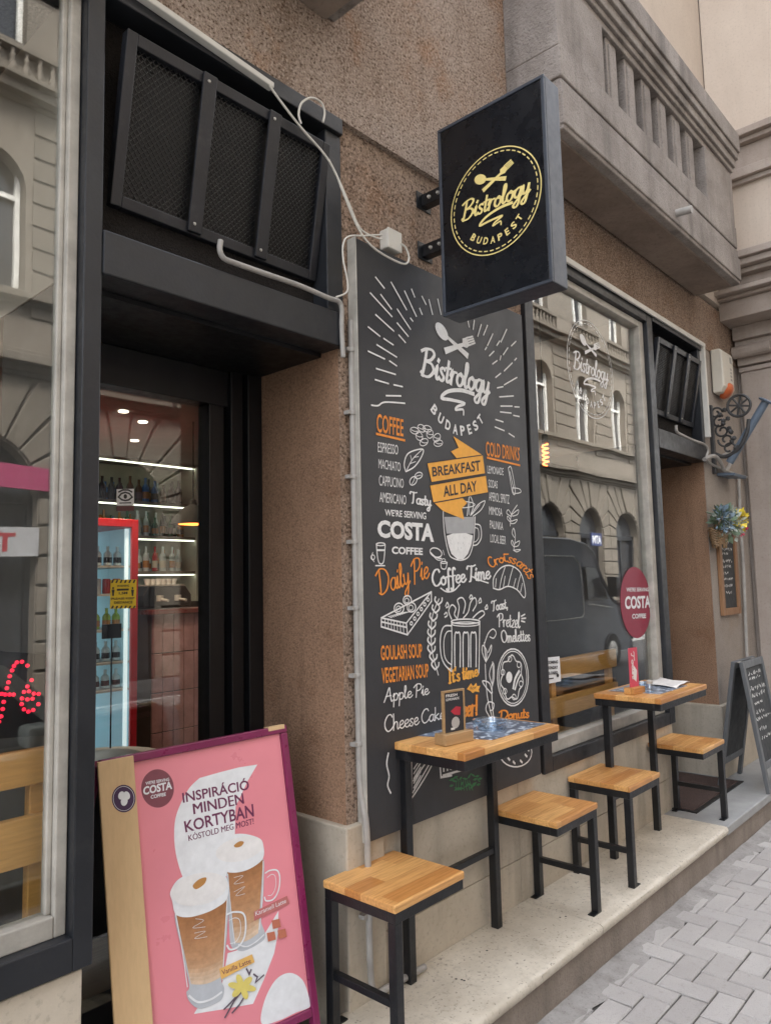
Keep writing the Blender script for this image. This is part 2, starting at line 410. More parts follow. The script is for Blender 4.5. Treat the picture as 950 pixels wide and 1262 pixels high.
# stone base courses (4 mm open joints between the slabs)
mb = MB()
def slabs(x0, x1, zs, y0, y1, w):
    x = x0
    while x < x1-.02:
        e = min(x1, x+w)
        if x1-e < .25: e = x1
        for a, b_ in zs: mb.box(x+.002, e-.002, y0, y1, a+.0015, b_-.0015)
        x = e
slabs(2.13, 4.975, ((.10,.385),(.385,.735)), -.012, .2, .95)
obj('stone_base', mb, M['cream'], bis, bevel=.003)
mb = MB(); slabs(L0, .965, ((-.1,.30),(.30,.70)), -.012, .2, 1.1)
obj('stone_base', mb, M['cream'], bis, bevel=.003)
parts('pillar_base', ((1.925,2.125,-.03,.58,.05,.815),(5.885,6.93,-.035,.58,.05,.71)), M['cream'], bis, bevel=.006)
# ledge under the tables, riser and the two doorsteps
def worn(x0, x1, prof, jit, step=.035):
    """long stone laid along x whose arrises are chipped and rubbed"""
    n = max(2, int((x1-x0)/step)); m_ = len(prof); vs = []; fs = []; rr = random.Random(int(x0*100))
    for i in range(n+1):
        for k, (y, z) in enumerate(prof):
            j = jit[k]; c = abs(rr.gauss(0, 1))*j*(2.2 if rr.random() < .06 else .6)
            vs.append((x0+(x1-x0)*i/n, y+c*.8, z-c*.6))
    for i in range(n):
        for k in range(m_): fs.append((i*m_+k, (i+1)*m_+k, (i+1)*m_+(k+1)%m_, i*m_+(k+1)%m_))
    fs.append(tuple(range(m_))); fs.append(tuple(n*m_+k for k in range(m_-1, -1, -1)))
    return MB().add(vs, fs)
LP = [(-.013,.148),(-.013,.19),(-.385,.19),(-.398,.1885),(-.406,.182),(-.408,.172),(-.408,.160),(-.404,.150),(-.38,.148)]
LJ = [0,0,.0006,.002,.003,.0025,.003,.003,0]
obj('ledge_stone', worn(1.80, 3.098, LP, LJ), M['ledge'], bis, sm=True); obj('ledge_stone', worn(3.102, 4.745, LP, LJ), M['ledge'], bis, sm=True)
hm = MB()
for p_ in (onZ(562,1207,.1905), onZ(569,1208,.1905), onZ(572,1209,.1905), onZ(600,1172,.1905), onZ(690,1131,.1905), onZ(697,1130,.1905)): hm.lathe([(.005,0),(.004,.0004),(0,.0004)], p_, 9)
obj('bolt_holes', hm, M['black'], bis)
mb = MB(); mb.box(1.84, 4.74, -.385, -.02, -.1, .148); mb.box(4.742, 9, -.383, .0, -.1, .135)
obj('riser', mb, M['riser'], bis, bevel=.006)
mb = MB(); mb.prism([(4.75,-.40,.135),(9,-.40,.135),(9,-.037,.135),(5.88,-.037,.135),(5.88,.56,.135),(4.75,.56,.135)], (0,0,.053))
obj('doorstep', mb, M['granite'], bis, bevel=.006)
obj('doorstep', MB().box(.975, 1.795, -.20, .56, -.1, .15), M['granite'], bis, bevel=.006)

# ---- black steel shopfront around the left doorway
mb = MB()
fx0 = onY(94, 600).x
mb.box(fx0, .985, -.025, .10, .705, ZL-.002)           # window jamb
mb.box(L0, fx0, -.025, .10, .705, .79)                 # window bottom rail
mb.box(L0, fx0, -.025, .10, ZL-.09, ZL-.002)
shop = obj('shop_window', mb, M['char'], bis, bevel=.004)
mb = MB(); gx1 = onY(79, 600).x
mb.box(gx1, fx0-.002, .012, .07, .79, ZL-.09); mb.box(L0, gx1, .012, .07, .79, .845); mb.box(gx1-.016, gx1, .03, .06, .845, ZL-.09)
obj('inner_frame', mb, M['alu'], shop, bevel=.004)
obj('pane', MB().box(L0, gx1+.005, .042, .050, .84, ZL-.085), M['glass'], shop)
mb = MB()
mb.box(.986, 1.963, -.03, .09, 2.60, 2.735)            # lintel box over the recess
obj('door_lintel', mb, M['char'], bis, bevel=.005)
obj('recess_lining', MB().box(.986, 1.948, .09, .60, 2.585, 2.62).box(.9855, 1.0, .10, .55, .15, 2.585), M['black'], bis)
obj('transom_panel', MB().box(.986, 1.95, .065, .10, 2.735, ZL-.002), M['panel'], bis)
mb = MB(); mb.box(1.885, 1.968, -.02, .064, 2.737, ZL-.07); mb.box(.986, 1.968, -.036, .064, ZL-.068, ZL-.002)
mb.box(L0, .986, -.036, -.027, ZL-.05, ZL-.002)
obj('transom_frame', mb, M['char'], bis, bevel=.004)
# left door
mb = MB(); yd = .50
mb.box(1.707, 1.78, yd, .58, .15, 2.435); mb.box(1.80, 1.86, yd-.02, .58, .15, 2.585); mb.box(1.78, 1.80, yd+.03, .58, .15, 2.435); mb.box(1.875, 1.949, yd-.035, .58, .15, 2.585); mb.box(1.86, 1.875, yd+.01, .58, .15, 2.585)
mb.box(1.0, 1.80, yd, .58, 2.435, 2.585); mb.box(1.0, 1.05, yd, .58, .15, 2.435); mb.box(1.05, 1.707, yd, .58, .15, .30)
door = obj('entrance_door', mb, M['black'], bis, bevel=.004)
obj('pane', MB().box(1.045, 1.712, .545, .553, .295, 2.44), M['glass_door'], door)
0 and obj('handle', MB().tube([(1.735,.50,1.05),(1.735,.45,1.05),(1.735,.45,1.45),(1.735,.50,1.45)], .011, 10), M['steel'], door, sm=True)
# ---- right shop window
mb = MB(); rx0, rx1 = 3.302, 4.995
mb.box(rx0, 3.385, -.03, .10, .725, ZL-.004); mb.box(4.905, rx1, -.03, .10, .725, ZL-.004)
mb.box(3.385, 4.905, -.03, .10, .725, .80); mb.box(3.385, 4.905, -.03, .10, ZL-.085, ZL-.004)
shop2 = obj('shop_window', mb, M['char'], bis, bevel=.004)
mb = MB(); mb.box(4.835, 4.903, .0, .07, .80, ZL-.087); mb.box(3.387, 4.835, .0, .07, .80, .865); mb.box(3.387, 4.835, .0, .07, ZL-.13, ZL-.087); mb.box(3.387, 3.42, .0, .07, .865, ZL-.13)
obj('inner_frame', mb, M['alu'], shop2, bevel=.005)
obj('pane', MB().box(3.415, 4.84, .040, .048, .86, ZL-.125), M['glass'], shop2)
# ---- right doorway
obj('door_lintel', MB().box(4.997, 5.945, -.03, .09, 2.58, 2.715), M['char'], bis, bevel=.005)
obj('recess_lining', MB().box(4.997, 5.927, .09, .60, 2.565, 2.60).box(4.996, 5.01, .10, .55, .19, 2.565), M['black'], bis)
obj('transom_panel', MB().box(4.997, 5.93, .065, .10, 2.715, ZL-.002), M['panel'], bis)
mb = MB(); mb.box(5.90, 5.95, -.02, .064, 2.717, ZL-.06); mb.box(4.997, 5.95, -.036, .064, ZL-.06, ZL-.002)
obj('transom_frame', mb, M['char'], bis, bevel=.004)
mb = MB(); mb.box(5.01, 5.93, .47, .55, 2.2, 2.565); mb.box(5.01, 5.08, .47, .55, .19, 2.2); mb.box(5.85, 5.928, .47, .55, .19, 2.2); mb.box(5.08, 5.85, .49, .54, .19, .55)
door2 = obj('side_door', mb, M['black'], bis, bevel=.004)
obj('pane', MB().box(5.075, 5.855, .51, .518, .545, 2.205), M['glass_door'], door2)
# white edge strip over the right window and doorway
mb = MB(); mb.box(3.30, 6.0, -.052, -.037, ZL-.03, ZL+.006); mb.box(5.968, 6.0, -.050, -.006, 2.78, ZL-.03)
obj('trim_strip', mb, M['white_trim'], bis, bevel=.003)

# ---- balconies
M['gap_shade'] = stone('gap_shade_stone', (.15,.135,.12), (.08,.07,.062), 3, .5, 80, streak=.5)  # dark tone stands in for shade in the baluster gaps
def balcony(x0, x1, ends):
    mb = MB()
    mb.box(x0, x1, -.352, -.03, 3.93, 4.20); mb.box(x0-.006, x1+.006, -.362, -.03, 3.955, 4.13)
    mb.box(x0+.012, x1-.012, -.335, -.03, 4.20, 4.215)
    mb.box(x0, x1, -.352, -.03, 4.215, 4.385)
    slab = obj('balcony', mb, M['bal'], bis, bevel=.008)
    obj('soffit', MB().box(x0+.05, x1-.05, -.30, -.032, 3.915, 3.932), M['soffit'], slab)
    for a, b_ in ends: obj('pedestal', MB().box(a, b_, -.345, -.03, 4.385, 4.80), M['bal'], slab, bevel=.006)
    mb = MB()
    for (o, a, b_) in ((.0,4.80,4.845),(.018,4.845,4.885),(.036,4.885,4.95),(.055,4.95,5.01),(.068,5.01,5.16),(.05,5.16,5.20)):
        mb.box(x0-o, x1+o, -.335-o, -.09+o*.5, a+.0005, b_)
    obj('handrail', mb, M['bal'], slab, bevel=.006)
    obj('gap_shade_back', MB().box(x0+.01, x1-.01, -.175, -.13, 4.402, 4.80), M['gap_shade'], slab)  # added dark sheet, paints the shade between the balusters
    obj('floor_slab', MB().box(x0+.02, x1-.02, -.12, -.03, 4.385, 4.40), M['soffit'], slab)
    return slab
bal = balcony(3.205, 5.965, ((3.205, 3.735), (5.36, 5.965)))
for k in range(7):
    c = 3.905+.246*k
    if k == 6: continue
    mb = MB(); mb.box(c-.066, c+.066, -.315, -.18, 4.385, 4.80); mb.box(c-.045, c+.045, -.325, -.19, 4.42, 4.765)
    obj('baluster', mb, M['bal'], bal, bevel=.005)
obj('drain_spout', MB().tube([onY(833,262,-.36)+Vector((0,.03,0)), onY(833,262,-.36)+Vector((0,-.10,-.012))], .024, 12), M['pipe'], bal, sm=True)
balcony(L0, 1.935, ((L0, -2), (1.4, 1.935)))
# upper right: pilaster strips beside the balcony door
mb = MB(); mb.box(4.25, 4.62, -.06, -.031, 4.5, 11); obj('pilaster_strip', mb, M['cream'], bis, bevel=.006)

# ---- interior of the bistro
M['in_wall'] = pm('interior_wall', (.10,.085,.075), .8, var=.15, scale=2)
M['in_pale'] = pm('bulkhead_board', (.50,.42,.35), .8, var=.05, scale=2)
M['in_ceil'] = pm('interior_ceiling', (.22,.19,.17), .85, var=.08, scale=2)
M['in_floor'] = wood('interior_floor', (.16,.11,.07), (.22,.15,.09), .12, 1.2, coat=.0)
obj('interior_floor', MB().box(L0, 8, .57, 5.4, .05, .145), M['in_floor'], bis)
mb = MB(); mb.box(L0, 8, 5.3, 5.4, .145, 3.6); mb.box(L0-.1, L0, .0, 5.3, -.1, 3.6); mb.box(8, 8.1, .57, 5.3, .145, 3.6); mb.box(6.95, 8.1, .45, .565, .1, 3.6)
obj('interior_wall', mb, M['in_wall'], bis)
mb = MB(); mb.box(L0, 8, .60, 5.3, 3.60, 3.65); mb.box(L0, .98, .11, .60, ZL, ZL+.05); mb.box(3.3, 5.0, .11, .60, ZL, ZL+.05); mb.box(1.2, 6.2, 2.4, 5.3, 2.98, 3.05)
obj('interior_ceiling', mb, M['in_ceil'], bis)
obj('bulkhead', MB().box(.935, .975, .11, 1.05, 2.62, ZL).box(.975, 1.95, .62, 1.05, 2.62, ZL), M['in_pale'], bis)
obj('bulkhead', MB().box(4.985, 5.02, .11, .95, 2.62, ZL).box(5.02, 6.2, .62, .95, 2.62, ZL), M['in_pale'], bis)
parts('jamb_lining', ((.94,.975,.105,.58,.2,2.62),(4.985,4.995,.105,.58,.2,2.62),(3.30,3.36,.105,.56,.2,ZL)), M['in_wall'], bis)
parts('window_bay_floor', ((L0,.975,.21,.56,.1,.46),(3.33,4.985,.21,.56,.1,.46)), M['in_floor'], bis)

# ================================================================== NEIGHBOUR at the street's end
M['nb'] = stone('neighbour_stone', (.42,.36,.315), (.32,.265,.225), 1.5, .3, 70, streak=.4)
nb = thing('neighbour_building', 'pale stone building with mouldings projecting beyond the bistro at right', 'building', (6.95,0,0))
obj('wall', MB().box(6.5, 14, -.66, -.03, 4.36, 11), M['beige'], nb)
mb = MB()
mb.box(6.97, 14, -.45, .4, -.1, 3.86)
obj('ground_storey', mb, M['nb'], nb)
mb = MB()
for (x, a, b_) in ((6.52,3.86,4.02),(6.47,4.02,4.05),(6.40,4.05,4.09),(6.52,4.09,4.20),(6.44,4.20,4.245),(6.37,4.245,4.30),(6.33,4.30,4.36)): mb.box(x, 14, -.68-(6.52-x)*.6, -.012, a, b_-.0005)
obj('entablature', mb, M['nb'], nb, bevel=.008)
mb = MB()
for (x, a, b_) in ((6.46,4.98,5.02),(6.42,5.02,5.10),(6.46,5.10,5.30),(6.40,5.30,5.34),(6.35,5.34,5.40)): mb.box(x, 14, -.68-(6.5-x)*.6, -.032, a, b_-.0005)
obj('string_course', mb, M['nb'], nb, bevel=.006)
mb = MB(); mb.box(6.90, 6.969, -.30, -.04, .19, 3.48)
obj('pilaster', mb, M['nb'], nb, bevel=.01)
mb = MB()
for (o, a, b_) in ((.02,3.48,3.52),(.05,3.53,3.60),(.02,3.60,3.66),(.09,3.66,3.74),(.14,3.74,3.86)): mb.box(6.90-o, 6.969, -.32-o, -.035, a, b_-.0005)
mb.tube([(6.80,-.33,3.64),(6.80,-.02,3.64)], .055, 14)
obj('capital', mb, M['nb'], nb, bevel=.006)

# ================================================================== ACROSS THE STREET (seen only in the glass)
def opposite():
    rnd = random.Random(3)
    M['op'] = stone('far_facade_stone', (.165,.143,.117), (.11,.095,.076), .8, .3, 25, streak=.3)
    M['op2'] = stone('far_facade_render', (.19,.165,.136), (.145,.125,.102), .8, .1, 30)
    M['op_dark'] = pm('far_window_dark', (.03,.032,.036), .15, var=.3)
    M['op_white'] = pm('far_window_frame', (.62,.61,.58), .5)
    t = thing('rusticated_building', 'pale rusticated stone building with arched openings across the street', 'building', (5,-9.5,0))
    Y = -9.5; P_ = 2.74; x0 = 3.9; k0, k1 = -4, 10; rr = .89; sp = 3.15; top1 = 5.0
    XL, XR = x0+(k0-.5)*P_, x0+(k1+.5)*P_
    wall = MB(); wall.box(XL, XR, Y-.9, Y-.35, -.1, 17)                 # back mass
    # ground storey: piers + spandrels with arches cut through
    for k in range(k0, k1+1):
        cx = x0+k*P_
        arc = [(cx+rr*math.cos(a), sp+rr*math.sin(a)) for a in [math.pi*i/18 for i in range(19)]]
        for s_ in (0, 1):
            half = arc[:10] if s_ == 0 else arc[9:]
            if s_ == 0: poly = [(cx+P_/2, -.1), (cx+P_/2, top1), (cx, top1)] + half[::-1] + [(cx+rr, -.1)]
            else: poly = [(cx, top1), (cx-P_/2, top1), (cx-P_/2, -.1), (cx-rr, -.1)] + half[::-1]
            wall.prism([(a, Y, b_) for a, b_ in poly], (0, -.35, 0))
        # first floor wall with arched window hole
        r2 = .62; s2 = 8.0; z0 = 5.3; z1 = 9.4; sill = 6.35
        arc = [(cx+r2*math.cos(a), s2+r2*math.sin(a)) for a in [math.pi*i/14 for i in range(15)]]
        for s_ in (0, 1):
            half = arc[:8] if s_ == 0 else arc[7:]
            if s_ == 0: poly = [(cx, z0), (cx+P_/2, z0), (cx+P_/2, z1), (cx, z1)] + half[::-1] + [(cx+r2, sill), (cx, sill)]
            else: poly = [(cx, z0), (cx, sill), (cx-r2, sill)] + half[::-1] + [(cx, z1), (cx-P_/2, z1), (cx-P_/2, z0)]
            wall.prism([(a, Y-.02, b_) for a, b_ in poly], (0, -.33, 0))
        for a, b_, c_, d_ in ((cx-P_/2, cx-.55, 10.3, 13.2), (cx+.55, cx+P_/2, 10.3, 13.2), (cx-P_/2, cx+P_/2, 13.2, 16.5), (cx-P_/2, cx+P_/2, 9.4, 10.3)):
            wall.box(a+.0005, b_-.0005, Y-.35, Y-.02, c_, d_)
    obj('wall', wall, M['op2'], t)
    rus = MB(); jt = .022
    for k in range(k0, k1+1):
        cx = x0+k*P_
        z = .0; h = .45
        while z < sp-.05:
            for a, b_ in ((cx-P_/2, cx-rr-.01), (cx+rr+.01, cx+P_/2)):
                off = 0
                rus.box(a+(jt if rnd.random() < .0 else 0), b_, Y, Y+.05+rnd.uniform(0,.01), z+jt, min(z+h, sp)-jt)
            z += h
        nv = 11                                                          # voussoirs fan out to a square-headed field
        for i in range(nv):
            a0 = math.pi*i/nv+.018; a1 = math.pi*(i+1)/nv-.018
            def outp(a):
                c_, s_ = math.cos(a), math.sin(a); lim = P_/2-.01
                rx = lim/abs(c_) if abs(c_) > 1e-4 else 99; rz = (top1-.05-sp)/s_ if s_ > 1e-4 else 99
                q = min(rx, rz); return (cx+q*c_, sp+q*s_)
            rin = rr+.03
            am = [a0+(a1-a0)*j/3 for j in range(4)]
            poly = [(cx+rin*math.cos(a), sp+rin*math.sin(a)) for a in am] + [outp(a) for a in am[::-1]]
            rus.prism([(a, Y, b_) for a, b_ in poly], (0, .055+(.03 if i == nv//2 else 0), 0))
        for b_ in range(9):                                             # first floor banded rustication
            z = 5.95+b_*.38
            rus.box(cx+.72, cx+P_/2, Y-.02, Y+.012, z+.02, z+.36); rus.box(cx-P_/2, cx-.72, Y-.02, Y+.012, z+.02, z+.36)
    obj('rustication', rus, M['op'], t, bevel=.012, seg=1)
    cor = MB()
    for o, a, b_ in ((.06,5.0,5.06),(.14,5.06,5.16),(.30,5.16,5.30),(.10,5.30,5.42),(.06,6.14,6.20),(.16,6.20,6.32),(.08,9.40,9.46),(.22,9.46,9.62),(.34,9.62,9.70),(.12,10.22,10.34),(.2,16.5,16.7),(.45,16.7,17)):
        cor.box(XL, XR, Y-.3, Y+o, a, b_-.001)
    obj('cornice', cor, M['op'], t, bevel=.01, seg=1)
    ba = MB()
    for i in range(int((XR-XL)/.22)):
        x = XL+.1+i*.22
        if abs(((x-x0+P_/2) % P_)-P_/2) < 1.0: ba.lathe([(.05,9.70),(.05,9.76),(.03,9.80),(.075,9.92),(.03,10.05),(.05,10.1),(.03,10.15),(.05,10.22)], (x, Y+.05, 0), 8)
        else: ba.box(x-.112, x+.112, Y-.05, Y+.12, 9.70, 10.22)
    obj('balustrade', ba, M['op2'], t, sm=True)
    for k in range(k0, k1+1):
        cx = x0+k*P_
        fr = MB()
        fr.box(cx-.55,cx-.47,Y-.30,Y-.22,10.34,13.2); fr.box(cx+.47,cx+.55,Y-.30,Y-.22,10.34,13.2); fr.box(cx-.04,cx+.04,Y-.30,Y-.22,10.34,13.2); fr.box(cx-.47,cx+.47,Y-.295,Y-.225,12.2,12.28)
        fr.box(cx-.6,cx-.52,Y-.30,Y-.22,6.35,8.6); fr.box(cx+.52,cx+.6,Y-.30,Y-.22,6.35,8.6); fr.box(cx-.035,cx+.035,Y-.30,Y-.22,6.35,8.6); fr.box(cx-.52,cx+.52,Y-.295,Y-.225,7.9,7.98)
        w = obj('window', fr, M['op_white'], t)
        obj('pane', MB().box(cx-.62,cx+.62,Y-.345,Y-.31,6.35,8.7).box(cx-.56,cx+.56,Y-.345,Y-.31,10.34,13.2), M['op_dark'], w)
        d = MB(); d.box(cx-.9,cx+.9,Y-.345,Y-.28,-.1,4.1)
        dw = obj('ground_opening', d, M['op_dark'], t)
        obj('opening_frame', MB().box(cx-.9,cx+.9,Y-.28,Y-.2,3.05,3.2).box(cx-.05,cx+.05,Y-.28,Y-.22,.1,3.05).box(cx-.9,cx-.8,Y-.28,Y-.2,.0,3.2).box(cx+.8,cx+.9,Y-.28,Y-.2,.0,3.2), M['char'], dw)
opposite()
# ================================================================== LETTERING
_tc = {}
def text_geo(s, bold=0.0):
    """outline of a word in Blender's built-in font, scaled so that baseline = 0, cap height = 1, width 0..1"""
    if 'M' in s and bold < .03: bold = 0.0
    key = (s, bold)
    if key not in _tc:
        cu = bpy.data.curves.new('t', 'FONT'); cu.body = s; cu.offset = bold; cu.resolution_u = 3
        o = bpy.data.objects.new('t', cu); me = o.to_mesh()
        v = [(p.co.x, p.co.y) for p in me.vertices]; f = [tuple(q.vertices) for q in me.polygons]; o.to_mesh_clear()
        bpy.data.objects.remove(o); bpy.data.curves.remove(cu)
        cu = bpy.data.curves.new('t', 'FONT'); cu.body = 'H'; cu.offset = bold
        o = bpy.data.objects.new('t', cu); me = o.to_mesh(); ch = max(p.co.y for p in me.vertices); o.to_mesh_clear()
        bpy.data.objects.remove(o); bpy.data.curves.remove(cu)
        xa = min(p[0] for p in v); xb = max(p[0] for p in v)
        _tc[key] = ([((a-xa)/(xb-xa), b/ch) for a, b in v], f, (xb-xa)/ch)
    return _tc[key]
def put_text(mb, s, mp, bold=0.0):
    v, f, ar = text_geo(s, bold); mb.add([mp(a, b) for a, b in v], f)
    if 'M' in s and 0 < bold < .03:                    # heavier by overprinting (the outline of M does not offset cleanly)
        n = (mp(1,0)-mp(0,0)).cross(mp(0,1)-mp(0,0)).normalized()
        for i, d in enumerate((-bold*1.5/ar, bold*1.5/ar)): mb.add([mp(a+d, b)+n*.00012*(i+1) for a, b in v], f)
# single-line script letters: advance, strokes (x, y) with baseline 0, x-height 1, capitals 2
G = {
'B':(1.55,[[(.35,1.95),(.3,1.0),(.15,.0)],[(-.15,1.75),(.3,2.0),(.9,2.05),(1.2,1.75),(.9,1.3),(.45,1.1),(1.0,1.0),(1.3,.55),(.9,.05),(.35,-.02),(.0,.2)]]),
'D':(1.7,[[(.4,1.9),(.35,1.0),(.25,.05)],[(-.1,1.6),(.5,2.0),(1.2,1.8),(1.5,1.1),(1.1,.25),(.4,-.05),(.0,.15)]]),
'P':(1.3,[[(.4,1.9),(.35,1.0),(.25,-.1)],[(-.1,1.5),(.45,2.0),(1.1,1.9),(1.15,1.3),(.75,.95),(.4,.95)]]),
'C':(1.3,[[(1.15,1.65),(.95,1.95),(.5,1.85),(.1,1.2),(.1,.5),(.45,.0),(.9,.1),(1.3,.5)]]),
'T':(1.2,[[(-.1,1.65),(.1,1.95),(.7,1.85),(1.3,2.0)],[(.65,1.88),(.55,1.0),(.4,.1),(.15,-.02)]]),
'O':(1.5,[[(.75,1.95),(.2,1.6),(.05,.9),(.3,.15),(.8,.0),(1.25,.5),(1.3,1.3),(.95,1.85),(.6,1.9)]]),
'A':(1.5,[[(.0,.0),(.35,.8),(.8,1.95),(.95,1.0),(1.15,.0),(1.4,.1)],[(.25,.75),(1.1,.8)]]),
'I':(.7,[[(.35,1.95),(.3,1.0),(.2,.0)],[(.05,1.9),(.65,1.98)],[(-.05,.02),(.5,.0)]]),
'a':(1.0,[[(.8,.85),(.5,1.0),(.15,.7),(.12,.25),(.4,.0),(.7,.3),(.82,.95)],[(.82,.95),(.78,.3),(.9,.02),(1.1,.2)]]),
'b':(.95,[[(.1,1.95),(.1,1.0),(.12,.1),(.5,.0),(.8,.4),(.7,.9),(.35,.95),(.12,.6)],[(.75,.8),(1.0,.75)]]),
'c':(.85,[[(.72,.8),(.5,1.0),(.15,.7),(.12,.25),(.4,.0),(.7,.12),(.9,.35)]]),
'e':(.85,[[(.08,.4),(.45,.5),(.7,.75),(.5,1.0),(.2,.8),(.12,.3),(.4,.0),(.7,.12),(.9,.35)]]),
'f':(.75,[[(.75,1.75),(.55,1.95),(.38,1.6),(.32,.6),(.25,-.6),(.05,-.85),(-.05,-.6)],[(.0,.9),(.7,.98)]]),
'g':(1.0,[[(.8,.85),(.5,1.0),(.15,.7),(.15,.25),(.42,.05),(.7,.35),(.82,.95)],[(.82,.95),(.76,.0),(.6,-.75),(.3,-.9),(.1,-.65),(.45,-.25),(1.05,.25)]]),
'h':(1.0,[[(.15,1.95),(.15,1.0),(.1,.0)],[(.12,.5),(.4,.95),(.68,.85),(.68,.3),(.78,.02),(1.0,.2)]]),
'i':(.5,[[(.0,.4),(.22,1.0),(.18,.3),(.3,.02),(.52,.2)],[(.26,1.38),(.31,1.5)]]),
'k':(.95,[[(.15,1.95),(.15,1.0),(.1,.0)],[(.7,.95),(.2,.5),(.55,.25),(.7,.02),(.95,.15)]]),
'l':(.55,[[(.0,.3),(.35,1.4),(.3,1.95),(.14,1.7),(.15,.4),(.28,.02),(.55,.2)]]),
'm':(1.45,[[(.05,.7),(.16,.98),(.14,.0)],[(.14,.5),(.4,.98),(.6,.8),(.58,.0)],[(.58,.5),(.85,.98),(1.06,.8),(1.05,.25),(1.15,.02),(1.4,.2)]]),
'n':(1.0,[[(.05,.7),(.16,.98),(.14,.0)],[(.14,.5),(.42,.98),(.66,.8),(.64,.25),(.76,.02),(1.0,.2)]]),
'o':(.95,[[(.5,1.0),(.15,.75),(.1,.3),(.4,.0),(.72,.25),(.75,.7),(.5,1.0),(.55,.8),(1.0,.85)]]),
'p':(.95,[[(.0,.6),(.18,1.0),(.14,.0),(.08,-.9)],[(.14,.6),(.45,1.0),(.75,.75),(.65,.15),(.35,.0),(.15,.2)]]),
'r':(.75,[[(.0,.6),(.18,1.0),(.15,.5),(.12,.0)],[(.15,.5),(.35,.92),(.7,.95)]]),
's':(.72,[[(.58,.88),(.38,1.0),(.15,.82),(.3,.56),(.55,.3),(.38,.0),(.05,.12)]]),
't':(.65,[[(.3,1.6),(.25,.8),(.22,.2),(.35,.02),(.62,.2)],[(.0,1.05),(.6,1.12)]]),
'u':(1.0,[[(.05,.9),(.1,.9),(.1,.3),(.35,.0),(.62,.3),(.72,.95)],[(.72,.95),(.7,.25),(.82,.02),(1.05,.2)]]),
'y':(.95,[[(.05,.85),(.12,.95),(.15,.35),(.35,.1),(.62,.4),(.74,.95)],[(.74,.95),(.68,.0),(.5,-.75),(.25,-.88),(.08,-.6),(.45,-.2),(.95,.25)]]),
'z':(.85,[[(.1,.85),(.7,.95),(.1,.05),(.8,.08)]]),
"'":(.3,[[(.2,2.0),(.12,1.65)]]), '!':(.5,[[(.3,1.95),(.2,.5)],[(.16,.12),(.18,.0)]]), ',':(.4,[[(.2,.1),(.08,-.3)]]), ' ':(.5,[]),
}
def script_strokes(s):
    x = 0; out = []
    for ch in s:
        a, st = G[ch]
        for p in st: out.append([(x+q[0], q[1]/2) for q in p])
        x += a*.93
    return [[(a/x, b) for a, b in p] for p in out]
def put_script(mb, s, mp, w, nrm, thin=.45, n=5):
    """pen with thick down-strokes, thin joins"""
    for st in script_strokes(s):
        pts = [mp(p.x, p.y) for p in smooth([(a, b, 0) for a, b in st], n)]
        def ww(t_, tan): return w*(thin+(1-thin)*min(1, abs(tan.z)**1.3+.15))
        mb.ribbon(pts, ww, nrm)
def rmap(o, u, v, w, h):
    o = Vector(o); u = Vector(u)*w; v = Vector(v)*h
    return lambda a, b: o + u*a + v*b
def qmap(plane, k, BL, BR, TR, TL):
    """quad of photo pixels (crop k) on a real plane"""
    q = [k_(k, p) for p in (BL, BR, TR, TL)]; P = [plane(*p) for p in q]
    def f(a, b): return (P[0]*(1-a)+P[1]*a)*(1-b) + (P[3]*(1-a)+P[2]*a)*b
    return f
def k_(k, p): return (k[0]+p[0]/k[2], k[1]+p[1]/k[2])

